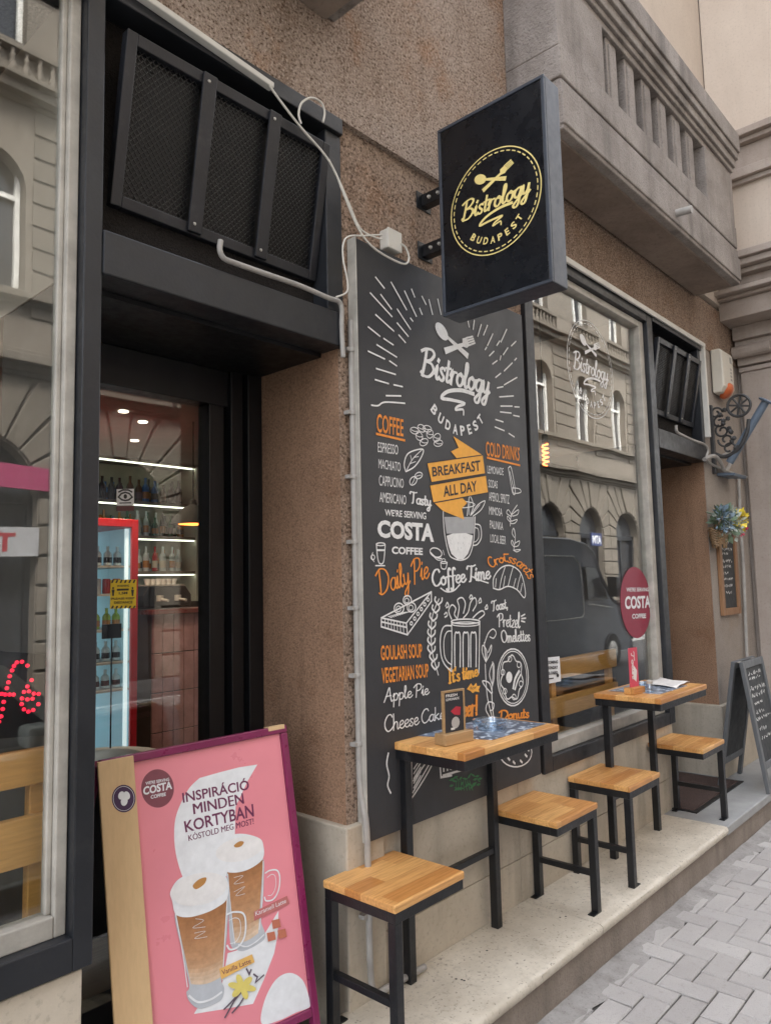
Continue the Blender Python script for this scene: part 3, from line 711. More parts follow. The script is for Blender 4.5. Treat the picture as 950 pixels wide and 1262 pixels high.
def logo(mbw, mp, nrm, sz, rings=None):
    """the bistro's mark: crossed spoon and fork, script name, flourish, arched town name; mp(u, v) in units of the ring radius"""
    put_script(mbw, 'Bistrology', lambda a, b: mp(-.75+1.5*a+.07*b, -.12+.36*b), .05*sz, nrm, .55)
    pts = smooth([(.38,-.17,0),(.1,-.17,0),(-.2,-.24,0),(-.34,-.35,0),(-.12,-.34,0),(.16,-.34,0),(.0,-.41,0),(-.04,-.46,0),(.12,-.43,0),(.13,-.50,0)], 6)
    mbw.ribbon([mp(p.x, p.y) for p in pts], lambda t, q: sz*(.055-.03*t), nrm)
    # spoon
    def ell(cx, cy, a, b, rot, n=18):
        return [mp(cx+a*math.cos(t)*math.cos(rot)-b*math.sin(t)*math.sin(rot), cy+a*math.cos(t)*math.sin(rot)+b*math.sin(t)*math.cos(rot)) for t in [2*math.pi*i/n for i in range(n)]]
    e = nrm*.0004
    mbw.poly([p+e for p in ell(-.29,.55,.145,.095,-.5)])
    mbw.ribbon([mp(-.20,.51)+e*1.6, mp(.25,.35)+e*1.6], lambda t, q: sz*(.04+.045*t), nrm)
    mbw.ribbon([mp(-.21,.31)+e*2.4, mp(.20,.49)+e*2.4], lambda t, q: sz*(.085-.04*t), nrm)
    mbw.poly([p+e*3.2 for p in [mp(.16,.45), mp(.26,.45), mp(.32,.50), mp(.26,.60), mp(.16,.56)]])
    for i in range(4):
        a = i/3.0; mbw.ribbon([mp(.31-.055*a,.50+.09*a)+e*4, mp(.45-.05*a,.565+.08*a)+e*4], .024*sz, nrm)
    town = 'BUDAPEST'
    for i, ch in enumerate(town):
        a = R(-133 + i*(89/7)); r = .79
        ux, uy = -math.sin(a), math.cos(a); vx, vy = -math.cos(a), -math.sin(a); cx, cy = r*math.cos(a), r*math.sin(a); w = .105 if ch != 'E' else .085; h = .13
        put_text(mbw, ch, (lambda cx, cy, ux, uy, vx, vy, w, h: lambda p, q: mp(cx+ux*(p-.5)*w+vx*q*h, cy+uy*(p-.5)*w+vy*q*h))(cx, cy, ux, uy, vx, vy, w, h), .03)
    if rings:
        mbw.ribbon([mp(1.0*math.cos(t), 1.0*math.sin(t)) for t in [2*math.pi*i/90 for i in range(91)]], .022*sz*rings, nrm, cap=False)
        for i in range(44):
            t0 = 2*math.pi*i/44
            mbw.ribbon([mp(.93*math.cos(t0+j*.03), .93*math.sin(t0+j*.03)) for j in range(4)], .022*sz*rings, nrm, cap=False)

# ================================================================== MENU BOARD
YB = -.052; NB = Vector((0,-1,0))
bx0, bx1 = onY(446.5, 700, YB).x, onY(656, 700, YB).x
bz0, bz1 = .748, onY(437, 292, YB).z
board = thing('menu_board', 'tall dark grey menu board covered in white and orange chalk style drawings', 'menu board', ((bx0+bx1)/2, YB, bz0))
obj('panel', MB().box(bx0, bx1, YB, -.008, bz0, bz1), M['board'], board, bevel=.002)
obj('side_frame', MB().box(bx0-.006, bx0-.0005, YB-.004, -.008, bz0-.004, bz1+.004), M['alu'], board, bevel=.002)
PB = lambda x, y: onY(x, y, YB-.0018)
K4 = (420,320,3.5039); K5 = (430,640,3.4115)
def P4(*pts): return [PB(*k_(K4, p)) for p in pts]
def P5(*pts): return [PB(*k_(K5, p)) for p in pts]
pxm = (PB(560,600)-PB(561,600)).length            # metres per photo pixel, roughly
W1 = 1.05*pxm
wht = MB(); gry = MB(); org = MB(); amb = MB(); drk = MB(); grn = MB()
def L4(w, *pts, mb=None, s=True): (mb or wht).ribbon(smooth(P4(*pts), 5) if s and len(pts) > 2 else P4(*pts), w*W1, NB)
def L5(w, *pts, mb=None, s=True): (mb or wht).ribbon(smooth(P5(*pts), 5) if s and len(pts) > 2 else P5(*pts), w*W1, NB)
def E5(cx, cy, rx, ry, w=.8, mb=None, a0=0, a1=360, rot=0, K=P5, n=26):
    r_ = R(rot); pts = []
    for i in range(n+1):
        t = R(a0+(a1-a0)*i/n); x = rx*math.cos(t); y = ry*math.sin(t); pts.append((cx+x*math.cos(r_)-y*math.sin(r_), cy+x*math.sin(r_)+y*math.cos(r_)))
    (mb or wht).ribbon(K(*pts), w*W1, NB)
def F(mb, pts, lift=.0003): mb.poly([p+NB*lift for p in pts])
# mark at the top
a = PB(*k_(K4, (345,493))); b = PB(*k_(K4, (638,580))); Rl = (b.x-a.x)/1.5
cx = (a.x+b.x)/2; cz = (a.z+b.z)/2+.11*Rl
logo(wht, lambda u, v: Vector((cx+u*Rl, YB-.0018, cz+v*Rl)), NB, Rl*1.05)
for s_ in [((150,75),(187,122)),((217,97),(283,215)),((127,143),(220,245)),((172,150),(218,212)),((275,135),(325,243)),((305,127),(318,160)),((350,158),(367,192)),((380,172),(395,235)),((418,170),(432,235)),((340,210),(350,235)),((243,213),(300,300)),((300,252),(310,265)),((150,237),(228,308)),((243,273),(290,330)),((118,290),(168,330)),((250,325),(278,357)),((185,340),(225,367)),((155,367),(240,420)),((118,395),(188,428)),((210,437),(240,458)),((153,470),(235,495)),((148,518),(205,535)),((228,540),(265,548)),((195,587),(258,588)),((132,628),(160,630),(190,615),(275,620)),
    ((548,265),(553,290)),((575,262),(570,300)),((605,280),(590,330)),((632,283),(615,325)),((655,320),(632,370)),((715,300),(690,355)),((685,350),(672,370)),((640,415),(660,395)),((622,388),(628,378)),((755,352),(735,372)),((720,380),(700,410)),((690,415),(686,432)),((655,450),(675,435)),((758,425),(750,434)),((740,445),(705,480)),((668,508),(690,490)),((760,508),(705,540)),((675,553),(700,548)),((685,592),(745,588)),((690,632),(740,632)),((750,635),(770,636)),((688,657),(735,662)),((745,672),(770,677)),((668,690),(700,700)),((665,722),(705,738)),((725,750),(748,765))]:
    L4(1.05, *s_)
def T4(mb, s, BL, BR, TR, TL, bold=0.0): put_text(mb, s, qmap(PB, K4, BL, BR, TR, TL), bold)
def T5(mb, s, BL, BR, TR, TL, bold=0.0): put_text(mb, s, qmap(PB, K5, BL, BR, TR, TL), bold)
def S4(mb, s, BL, BR, TR, TL, w, thin=.4): put_script(mb, s, qmap(PB, K4, BL, BR, TR, TL), w*W1, NB, thin)
def S5(mb, s, BL, BR, TR, TL, w, thin=.4): put_script(mb, s, qmap(PB, K5, BL, BR, TR, TL), w*W1, NB, thin)
T4(org, 'COFFEE', (155,742),(270,762),(270,690),(155,664), .012); L4(1.5, (155,752),(275,780), mb=org)
for i, (cx_, cy_) in enumerate(((318,738),(348,728),(338,762),(384,752),(414,768),(358,788),(420,792),(372,730))):
    E5(cx_, cy_, 19, 14, .6, rot=20+25*i, K=P4, n=16); L4(.5, (cx_-14,cy_-4),(cx_,cy_+3),(cx_+14,cy_+2))
for s_, q in (('ESPRESSO',((160,830),(247,842),(247,801),(160,787))),('MACHIATO',((163,900),(257,915),(257,876),(163,860))),('CAPPUCINO',((165,975),(271,986),(271,947),(165,930))),('AMERICANO',((167,1046),(282,1058),(282,1018),(167,1003)))): T4(wht, s_, *q, .0)
L4(.9,(280,915),(273,880),(292,835),(352,818),(348,850),(318,893),(283,914)); L4(.6,(284,908),(310,860),(348,822)); L4(.5,(300,880),(322,872)); L4(.5,(305,866),(300,845)); L4(.5,(318,853),(335,850))
E5(312,955,14,20,.7,rot=30,K=P4,n=16); E5(335,932,13,17,.7,rot=60,K=P4,n=16); L4(.5,(306,968),(314,955),(318,940)); L4(.5,(325,935),(345,930))
S4(wht,'Tasty',(302,1050),(388,1066),(388,1018),(300,1000),1.5)
T4(wht,"WE'RE SERVING",(190,1104),(368,1121),(368,1092),(190,1078),.02)
T4(wht,'COSTA',(158,1194),(402,1215),(402,1142),(158,1124),.045)
T5(wht,'COFFEE',(180,144),(310,149),(310,121),(180,114),.035)
# amber banner
F(amb, P4((373,877),(612,843),(622,922),(392,960))); F(amb, P4((385,974),(625,932),(635,1005),(400,1050)))
F(amb, P4((485,762),(605,840),(612,843),(500,858),(475,828),(508,812)), .0005); F(amb, P4((405,1052),(525,1030),(545,1050),(522,1075),(532,1122),(440,1085)), .0005)
for q in (((373,877),(612,843)),((392,962),(622,925)),((385,973),(625,931)),((400,1050),(635,1006))): L4(.7,*q,mb=drk)
T4(drk,'BREAKFAST',(395,936),(602,910),(600,866),(392,896),.02); T4(drk,'ALL DAY',(443,1024),(588,998),(584,954),(440,978),.02)
T4(org,'COLD DRINKS',(628,846),(770,868),(772,812),(625,784),.012); L4(1.5,(632,855),(772,888),mb=org)
for s_, q in (('LEMONADE',((633,922),(702,931),(702,900),(632,889))),('SODAS',((637,983),(676,988),(676,956),(637,949))),('APEROL SPRITZ',((640,1040),(727,1055),(727,1016),(638,1003))),('MIMOSA',((640,1100),(697,1108),(697,1075),(640,1065))),('PALINKA',((643,1160),(700,1168),(700,1135),(643,1125))),('LOCAL BEER',((645,1220),(712,1230),(712,1195),(645,1185)))): T4(wht, s_, *q, .0)
for pts in (((722,900),(735,900),(752,1000),(740,1005),(722,900)),((728,915),(745,990)),((740,985),(770,990),(775,1005),(745,1008),(740,985)),
    ((730,1150),(735,1100),(760,1060)),((735,1110),(715,1095),(722,1080),(738,1105)),((738,1100),(765,1080),(762,1100),(740,1108)),((733,1135),(718,1120),(720,1108),(735,1130)),((735,1130),(760,1122),(750,1138),(733,1140)),
    ((745,1255),(752,1200),(748,1165)),((748,1200),(738,1180),(745,1160),(752,1190)),((750,1225),(770,1215),(765,1235),(748,1240)),((745,1240),(735,1225),(738,1212),(748,1235)),((745,1255),(775,1252),(760,1262),(745,1255))): L4(.7,*pts)
# glass cup, milk and steam leaf
L5(.9,(397,8),(403,70),(420,145),(440,165),(472,172),(500,160),(515,130),(525,80),(530,-10)); L5(.8,(397,-60),(396,-20),(397,8)); E5(463,-62,66,14,.7)
L5(.9,(530,20),(552,28),(556,75),(540,105),(520,110)); L5(.6,(530,35),(543,42),(545,75),(535,92),(524,96))
F(gry, P5((400,-10),(527,-10),(523,60),(410,60)), .0002)
F(wht, P5((410,70),(435,60),(490,58),(520,68),(515,105),(500,145),(480,168),(455,168),(430,145),(418,110)), .0004); E5(462,100,22,9,1.6,mb=gry)
L4(.8,(545,1105),(550,1060),(556,1020),(572,1060),(560,1100)); L4(.8,(560,1105),(590,1060),(622,1042),(605,1080),(570,1108)); L4(.6,(552,1100),(556,1050)); L4(.6,(566,1100),(600,1058))
# small cup, macaron
L5(.8,(115,105),(120,160),(128,185),(142,185),(148,160),(152,108)); E5(133,105,18,6,.7); L5(1.2,(118,130),(148,130)); L5(.8,(112,195),(150,195)); L5(.6,(100,140),(95,160),(105,178)); E5(100,160,8,10,.6)
E5(365,140,26,18,.8,rot=25); L5(.9,(343,140),(365,160),(388,165)); L5(.6,(350,150),(370,170),(385,172)); L5(.5,(395,130),(400,150)); E5(397,172,8,6,.5)
S5(org,'Daily Pie',(128,318),(335,246),(332,150),(112,215),1.25,.6)
S5(wht,'Coffee Time',(352,282),(592,250),(590,186),(345,212),2.0,.35)
L5(1.0,(515,240),(545,255),(585,268)); L5(1,(385,290),(410,305),(440,300),(465,275))
L5(.8,(385,180),(388,205),(405,208),(412,182)); E5(398,182,13,4,.7)
def _arc(a, b):
    xs = ((598,205),(625,188),(660,178),(700,190),(732,215),(758,255)); t = min(.9999, max(0, a))*5; i = int(t); t -= i
    p, q = Vector(xs[i]), Vector(xs[i+1]); c_ = p.lerp(q, t); d_ = (q-p).normalized(); n_ = Vector((d_.y, -d_.x)); c_ += n_*b*44
    return PB(*k_(K5, (c_.x, c_.y)))
put_script(org, 'Croissants', _arc, 1.5*W1, NB, .45)
L5(1,(606,290),(608,245),(640,203),(682,196),(722,228),(740,300),(735,330),(706,297),(668,282),(632,296),(606,290))
for pts in (((632,294),(640,250),(655,202)),((668,282),(678,240),(690,198)),((706,297),(712,265),(722,230)),((615,285),(618,250)),((648,285),(655,240)),((690,288),(700,250)),((720,305),(728,270))): L5(.8,*pts)
# slice of pie
for pts in (((135,415),(345,305)),((345,305),(346,345),(245,486)),((245,486),(135,452)),((135,452),(135,415)),((135,415),(240,437)),((240,437),(245,486)),((240,437),(345,305)),((138,432),(242,455))): L5(1,*pts,s=False)
for i in range(7): L5(.6,(150+13*i,420+3*i),(152+13*i,455+3.5*i),s=False)
for i in range(6): E5(262+14*i,438-20*i,5,7,.8,n=10)
for c_ in ((210,375,20),(245,340,17),(262,370,18)): E5(*c_[:2],c_[2],c_[2]*1.1,.9); E5(c_[0]-2,c_[1]+2,c_[2]*.5,c_[2]*.6,.6)
for i in range(9): L5(.5,(165+8*i,408-2*i),(180+9*i,414-3*i))
# wheat sprig
L5(.8,(378,335),(352,400),(345,470),(350,560),(375,655))
for i in range(9):
    y = 340+34*i; x = 375-30*math.sin(min(1, i/4)*1.57)+max(0, i-6)*8
    L5(1.3,(x,y+20),(x-14,y+2),(x-12,y-12)); L5(1.3,(x,y+20),(x+14,y+6),(x+16,y-8))
# beer mug
L5(1,(430,432),(432,520),(430,640)); L5(1,(549,432),(547,540),(545,645)); E5(489,430,60,10,1); E5(489,441,58,9,.7)
for x in (455,490,522): L5(1.2,(x-11,620),(x-11,490),(x,478),(x+11,490),(x+11,620))
L5(1,(430,448),(398,452),(383,500),(386,570),(402,612),(430,640)); L5(.8,(430,470),(410,475),(398,510),(400,570),(412,598),(430,612))
for pts in (((430,420),(418,385),(432,360),(448,375),(442,400),(455,420)),((455,415),(462,370),(455,340),(475,330),(488,355),(480,395)),((480,415),(500,390),(510,350),(528,330),(535,355),(520,385)),((520,415),(540,395),(560,385),(568,400),(545,420)),((405,365),(412,350),(418,365),(408,372)),((400,400),(408,392),(412,405),(402,412)),((505,330),(512,318),(518,330),(508,336)),((572,372),(580,360),(582,376),(572,378)),((545,345),(552,332),(556,348),(546,352))): L5(1,*pts)
S5(wht,'Toast,',(602,386),(668,374),(664,330),(600,344),1.4); S5(wht,'Pretzel',(627,448),(718,458),(718,390),(624,398),1.4); S5(wht,'Omelettes',(642,518),(762,512),(757,460),(637,466),1.4)
for q in (((724,408),(738,400)),((725,418),(742,416)),((724,428),(738,432))): L5(1.2,*q)
# plate with egg and bacon
E5(688,665,65,120,1.1); E5(688,665,58,110,.7)
L5(1,*[(684+44*(1+.1*math.sin(7*t))*math.cos(t), 668+88*(1+.1*math.sin(7*t))*math.sin(t)) for t in [2*math.pi*i/40 for i in range(41)]])
F(wht, P5(*[(673+13*math.cos(t), 665+24*math.sin(t)) for t in [2*math.pi*i/16 for i in range(16)]])); L5(2.4,(690,710),(698,670),(714,640)); L5(1.6,(697,716),(708,680),(720,655))
for i in range(6):
    t = 2*math.pi*i/6+.3; E5(684+40*math.cos(t), 668+82*math.sin(t), 8, 12, .7, n=10)
T5(org,'GOULASH SOUP',(135,592),(309,580),(306,524),(133,532),.02); T5(org,'VEGETARIAN SOUP',(138,690),(336,662),(333,608),(137,626),.02)
S5(wht,'Apple Pie',(147,770),(335,736),(333,688),(147,710),.9,.75); S5(wht,'Cheese Cake',(150,896),(400,838),(400,785),(148,825),.9,.75)
S5(amb,"It's time",(420,690),(542,658),(540,606),(415,630),2.0,.4)
F(amb, P5((495,715),(512,690),(522,702),(535,688),(538,702),(552,700),(545,716),(548,728),(530,724),(520,732),(510,722))); T5(drk,'for',(508,718),(536,712),(536,700),(508,705))
S5(org,'Beer!',(438,842),(542,818),(540,742),(436,760),2.6,.4)
# climbing tendril
for pts in (((590,830),(575,800),(585,770),(608,775),(605,800),(592,805)),((607,830),(600,740),(605,650),(603,600)),((600,735),(570,700),(562,680),(590,690),(602,730)),((603,700),(590,650),(606,605),(610,660),(603,700)),((575,600),(560,560),(562,530),(578,555),(575,600)),((575,600),(595,560),(598,530),(585,560)),((570,520),(585,480),(605,462),(618,478),(608,500),(592,495)),((575,600),(568,520)),((600,830),(580,740),(572,610))): L5(.9,*pts)
S5(org,'Donuts',(632,842),(756,834),(755,792),(632,806),2.0,.4)
E5(700,980,68,62,1); E5(703,955,32,14,1)
for q in ((655,975),(668,1005),(690,1020),(720,1015),(740,990),(748,965)): L5(1.6,q,(q[0]+7,q[1]+8))
# layer cake, signboard, herbs below the table
for pts in (((165,985),(158,1030),(168,1080),(162,1120),(175,1152)),((225,1000),(232,1060),(228,1120),(240,1178)),((240,1178),(262,1175),(345,1040),(340,1000)),((262,1175),(262,1000)),((240,1090),(250,1000)),((270,1100),(340,1000)),((268,1150),(343,1020))): L5(1.1,*pts)
for i in range(5): L5(1,(272,1090-20*i+40),(300,1040-18*i+40))
for pts in (((378,990),(386,1086)),((386,1086),(430,1078)),((395,1078),(577,1026))): L5(1.4,*pts)
T5(wht,'HOT DRINKS',(396,1062),(572,1016),(572,985),(394,1020),.03)
rg = random.Random(5)
for i in range(26):
    x = rg.uniform(430,552); y = 1108-abs(x-490)*.1+rg.uniform(-30,26)-(x-490)*.18; a_ = rg.uniform(-.9,.9); l = rg.uniform(9,15)
    F(grn, P5((x-l*math.cos(a_),y-l*math.sin(a_)),(x-l*.1,y-5),(x+l*math.cos(a_),y+l*math.sin(a_)),(x+l*.1,y+6)), .0002+.00003*i)
for i in range(7): L5(.7,(452+i*9,1100),(448+i*12,1140),mb=grn)
for nm, mb_, mm in (('white_lettering', wht, 'chalk'),('grey_wash', gry, 'chalk_grey'),('orange_lettering', org, 'orange'),('amber_banner', amb, 'amber'),('dark_lettering', drk, 'dark'),('green_herbs', grn, 'green')):
    if nm == 'dark_lettering': mb_.v = [(x, y-.0012, z) for x, y, z in mb_.v]
    obj(nm, mb_, M[mm], board)

# ================================================================== PROJECTING SIGN
XS = 2.45; sy0, sy1, sz0, sz1 = -.667, -.14, 2.818, 3.660
sign = thing('projecting_sign', 'black box sign with gold round logo jutting out from the wall', 'sign', (XS+.05, -.4, sz0))
obj('case', MB().box(XS+.006, XS+.115, sy0, sy1, sz0, sz1), M['signside'], sign, bevel=.004)
obj('face', MB().box(XS, XS+.005, sy0+.016, sy1-.016, sz0+.016, sz1-.016), M['signblk'], sign, bevel=.001)
obj('face', MB().box(XS+.116, XS+.121, sy0+.016, sy1-.016, sz0+.016, sz1-.016), M['signblk'], sign, bevel=.001)
mb = MB(); e_ = .014
mb.box(XS-.004, XS+.006, sy0, sy1, sz1-e_, sz1); mb.box(XS-.004, XS+.006, sy0, sy1, sz0, sz0+e_); mb.box(XS-.004, XS+.006, sy0, sy0+e_, sz0+e_, sz1-e_); mb.box(XS-.004, XS+.006, sy1-e_, sy1, sz0+e_, sz1-e_)
obj('rim', mb, M['signside'], sign, bevel=.002)
c0 = onX(530+322/4.07, 90+643/4.07, XS)
gm = MB(); logo(gm, lambda u, v: Vector((XS-.0015, c0.y-u*.218, c0.z+v*.218)), Vector((-1,0,0)), .218, 1.0)
obj('gold_logo', gm, M['gold'], sign)
gm = MB(); logo(gm, lambda u, v: Vector((XS+.1225, c0.y+u*.218, c0.z+v*.218)), Vector((1,0,0)), .218, 1.0)
obj('gold_logo', gm, M['gold'], sign)
for z in (3.40, 3.165):
    mb = MB(); mb.box(XS+.03, XS+.075, sy1, -.012, z-.028, z+.028); mb.box(XS-.0, XS+.10, -.012, -.006, z-.04, z+.04)
    br = obj('bracket', mb, M['steel'], sign, bevel=.003)
    for dy in (-.06, -.11): obj('bolt', MB().lathe([(.0,.010),(.006,.010),(.009,.0)], (XS+.029, dy, z), 8, (-1,0,0)), M['alu'], br, sm=True)

# ================================================================== STOOLS AND TABLES
def make_stool(loc, label):
    t = thing('bar_stool', label, 'stool', loc, 0, 'oak topped bar stools on the ledge')
    W_, D_ = .185, .168; H = .478
    mb = MB(); mb.box(-W_, W_, -D_, D_, H-.026, H); obj('seat', mb, M['oak'], t, bevel=.004, local=True)
    mb = MB(); s_ = .034
    mb.box(-W_+.004, W_-.004, -D_+.004, -D_+.004+s_, H-.026-s_, H-.0265); mb.box(-W_+.004, W_-.004, D_-.004-s_, D_-.004, H-.026-s_, H-.0265)
    mb.box(-W_+.004, -W_+.004+s_, -D_+.004+s_, D_-.004-s_, H-.026-s_, H-.027); mb.box(W_-.004-s_, W_-.004, -D_+.004+s_, D_-.004-s_, H-.026-s_, H-.027)
    obj('seat_frame', mb, M['steel'], t, bevel=.002, local=True)
    for y in (-1, 1):
        y0 = y*(D_-.004-s_/2)
        lg = obj('leg', MB().box(-W_+.004, -W_+.004+s_, y0-s_/2, y0+s_/2, .004, H-.026-s_-.0005), M['steel'], t, bevel=.002, local=True)
        obj('foot_plate', MB().box(-W_+.002, -W_+.075, y0-.016, y0+.016, .0, .005), M['steel'], lg, bevel=.001, local=True)
    obj('stretcher', MB().box(-W_+.009, -W_+.009+.024, -D_+.004+s_, D_-.004-s_, .155, .180), M['steel'], t, bevel=.002, local=True)
    return t
st0 = make_stool((2.003,-.185,.19), 'nearest bar stool with wooden seat, beside the pink poster stand')
dup(st0, (3.035,-.180,.19), math.pi, 'wooden bar stool to the right of the near table, under the donut drawing')
dup(st0, (3.725,-.190,.19), 0, 'wooden bar stool in front of the shop window, left of the far table')
dup(st0, (4.735,-.190,.19), math.pi, 'farthest wooden bar stool, right of the far table by the doormat')
def make_table(loc, label):
    t = thing('bar_table', label, 'table', loc, 0, 'narrow oak bar tables against the shopfront')
    W_ = .335; H = .89; y0, y1 = -.19, .185
    obj('tabletop', MB().box(-W_, W_, y0, y1, H-.028, H), M['oak'], t, bevel=.004, local=True)
    mb = MB(); s_ = .036; z1 = H-.0285; z0 = z1-s_
    mb.box(-W_+.004, W_-.004, y0+.005, y0+.005+s_, z0, z1); mb.box(-W_+.004, W_-.004, y1-.005-s_, y1-.005, z0, z1)
    mb.box(-W_+.004, -W_+.004+s_, y0+.005+s_, y1-.005-s_, z0, z1-.0005); mb.box(W_-.004-s_, W_-.004, y0+.005+s_, y1-.005-s_, z0, z1-.0005)
    obj('table_frame', mb, M['steel'], t, bevel=.002, local=True)
    for x in (-1, 1):
        c = x*(W_-.045)
        obj('leg', MB().box(c-s_/2, c+s_/2, .115, .115+s_, .0, z0-.0005), M['steel'], t, bevel=.002, local=True)
    obj('stretcher', MB().box(-W_+.045+s_/2, W_-.045-s_/2, .121, .146, .315, .340), M['steel'], t, bevel=.002, local=True)
    return t
tb0 = make_table((2.505,-.195,.19), 'near bar table in front of the menu board, holding a small menu card')
tb1 = dup(tb0, (4.15,-.235,.172), 0, 'far bar table in front of the shop window, holding a pink card')
# placemats and what stands on the tables
M['mat'] = None
def placemat_mat():
    m, nt, b = _new('printed_placemat')
    n = noise(nt, 16, detail=2, rough=.5); r_ = ramp(nt, n, .50, .53); n2 = noise(nt, 38, detail=1); r2 = ramp(nt, n2, .56, .60)
    c = mixc(nt, r_, (.07,.09,.13), (.16,.20,.27)); c = mixc(nt, r2, c, (.50,.55,.62))
    nt.links.new(c, b.inputs['Base Color']); b.inputs['Roughness'].default_value = .28; return m
M['mat'] = placemat_mat()
zt = 1.0805
def mat_on(poly, z, label):
    mb = MB(); mb.prism([(x, y, z) for x, y in poly], (0,0,.0012)); o = obj('placemat', mb, M['mat']); tag(o, label, 'placemat'); return o
mat_on([(2.30,-.03),(2.42,-.335),(2.82,-.335),(2.80,-.03)], zt, 'dark printed placemat lying on the near table under the ashtray')
mat_on([(3.93,-.08),(3.97,-.36),(4.36,-.36),(4.40,-.08)], 1.0625, 'dark printed placemat lying on the far table under the folded paper')
M['dglass'] = glassm('pressed_glass', (.80,.88,.95), .14, .03)
def ashtray(c, label, r=.075):
    mb = MB(); mb.lathe([(0,0),(r*.9,0),(r,.012),(r*.97,.034),(r*.86,.036),(r*.78,.014),(0,.010)], c, 18)
    o = obj('ashtray', mb, M['dglass'], sm=True); tag(o, label, 'ashtray', 'pressed glass ashtrays'); return o
ashtray((2.60,-.20,zt+.0015), 'round glass ashtray on the placemat of the near table'); ashtray((4.10,-.2,1.064), 'round glass ashtray on the far table beside the pink card', .06)
M['block'] = wood('card_holder_wood', (.36,.22,.10), (.42,.27,.13), .2, 1)
M['card_dark'] = ink('card_dark', (.03,.03,.035), .35); M['card_pink'] = ink('card_pink', (.62,.07,.11), .4); M['card_white'] = ink('card_white', (.75,.72,.68), .5); M['card_red'] = ink('card_red', (.45,.03,.05), .4)
hs = thing('menu_card_holder', 'wooden block holding a dark menu card on the near table', 'card holder', (2.295,-.245,zt), R(-8))
obj('block', MB().box(-.075,.075,-.03,.03,.0005,.042), M['block'], hs, bevel=.003, local=True)
obj('card_frame', MB().box(-.058,-.050,-.006,.006,.042,.198).box(.050,.058,-.006,.006,.042,.198).box(-.05,.05,-.006,.006,.190,.198), M['block'], hs, bevel=.001, local=True)
obj('card', MB().box(-.05,.05,-.0035,.0035,.042,.19), M['card_dark'], hs, local=True)
mb = MB(); rm = rmap((-.042,-.0045,.174), (1,0,0), (0,0,1), .06, .010); put_text(mb, 'FRESH', rm, .02)
put_text(mb, 'LEMONADE', rmap((-.042,-.0045,.16), (1,0,0), (0,0,1), .07, .009), .02)
mb.lathe([(0,.0),(.022,.0)], (.005,-.0045,.075), 14, (0,-1,0)); mb.box(-.02,.0,-.0046,-.004,.05,.058)
obj('card_print', mb, M['card_white'], hs, local=True)
obj('berry_print', MB().add([(.0,-.0047,.105),(.03,-.0047,.10),(.035,-.0047,.13),(.01,-.0047,.135),(-.02,-.0047,.12)],[(0,1,2,3,4)]), M['card_red'], hs, local=True)
h2 = thing('pink_card_holder', 'tall narrow pink card in a wooden block on the far table', 'card holder', (3.93,-.235,1.0625), R(-6))
obj('block', MB().box(-.06,.06,-.03,.03,.0,.035), M['oak'], h2, bevel=.003, local=True)
obj('card', MB().box(-.045,.045,-.002,.002,.035,.245), M['card_pink'], h2, bevel=.001, local=True)
mb = MB(); put_script(mb, 'Fresh' if False else 'Toast', lambda a, b: Vector((-.02+.03*b, -.003, .22-.14*a)), .007, NB, .5)
mb.add([(-.012,-.0031,.08),(.018,-.0031,.06),(.03,-.0031,.12),(.0,-.0031,.15)],[(0,1,2,3)])
obj('card_print', mb, M['card_white'], h2, local=True)
sh = thing('salt_shaker', 'small dark pepper shaker beside the pink card on the far table', 'shaker', (4.00,-.29,1.064))
obj('jar', MB().lathe([(0,0),(.019,0),(.021,.01),(.019,.04),(.016,.046)], (4.00,-.29,1.064), 14), M['dglass'], sh, sm=True)
obj('lid', MB().lathe([(.017,.046),(.018,.06),(.010,.066),(0,.067)], (4.00,-.29,1.064), 14), M['alu'], sh, sm=True)
mb = MB(); vs = []; fs = []
for i in range(9):
    for j in range(7):
        u, v = i/8, j/6; vs.append((4.20+.28*u+.06*v, -.36+.20*v+.03*u, 1.066+.012*math.sin(3.1*u)*(1-v)+.006*v+.004*math.sin(9*u+4*v)))
for i in range(8):
    for j in range(6): fs.append((i*7+j, (i+1)*7+j, (i+1)*7+j+1, i*7+j+1))
mb.add(vs, fs); o = obj('folded_paper', mb, M['card_white'], sm=True); sol = o.modifiers.new('th','SOLIDIFY'); sol.thickness = .002; sol.offset = 1
tag(o, 'loose pale sheet of paper curling on the far table', 'paper')
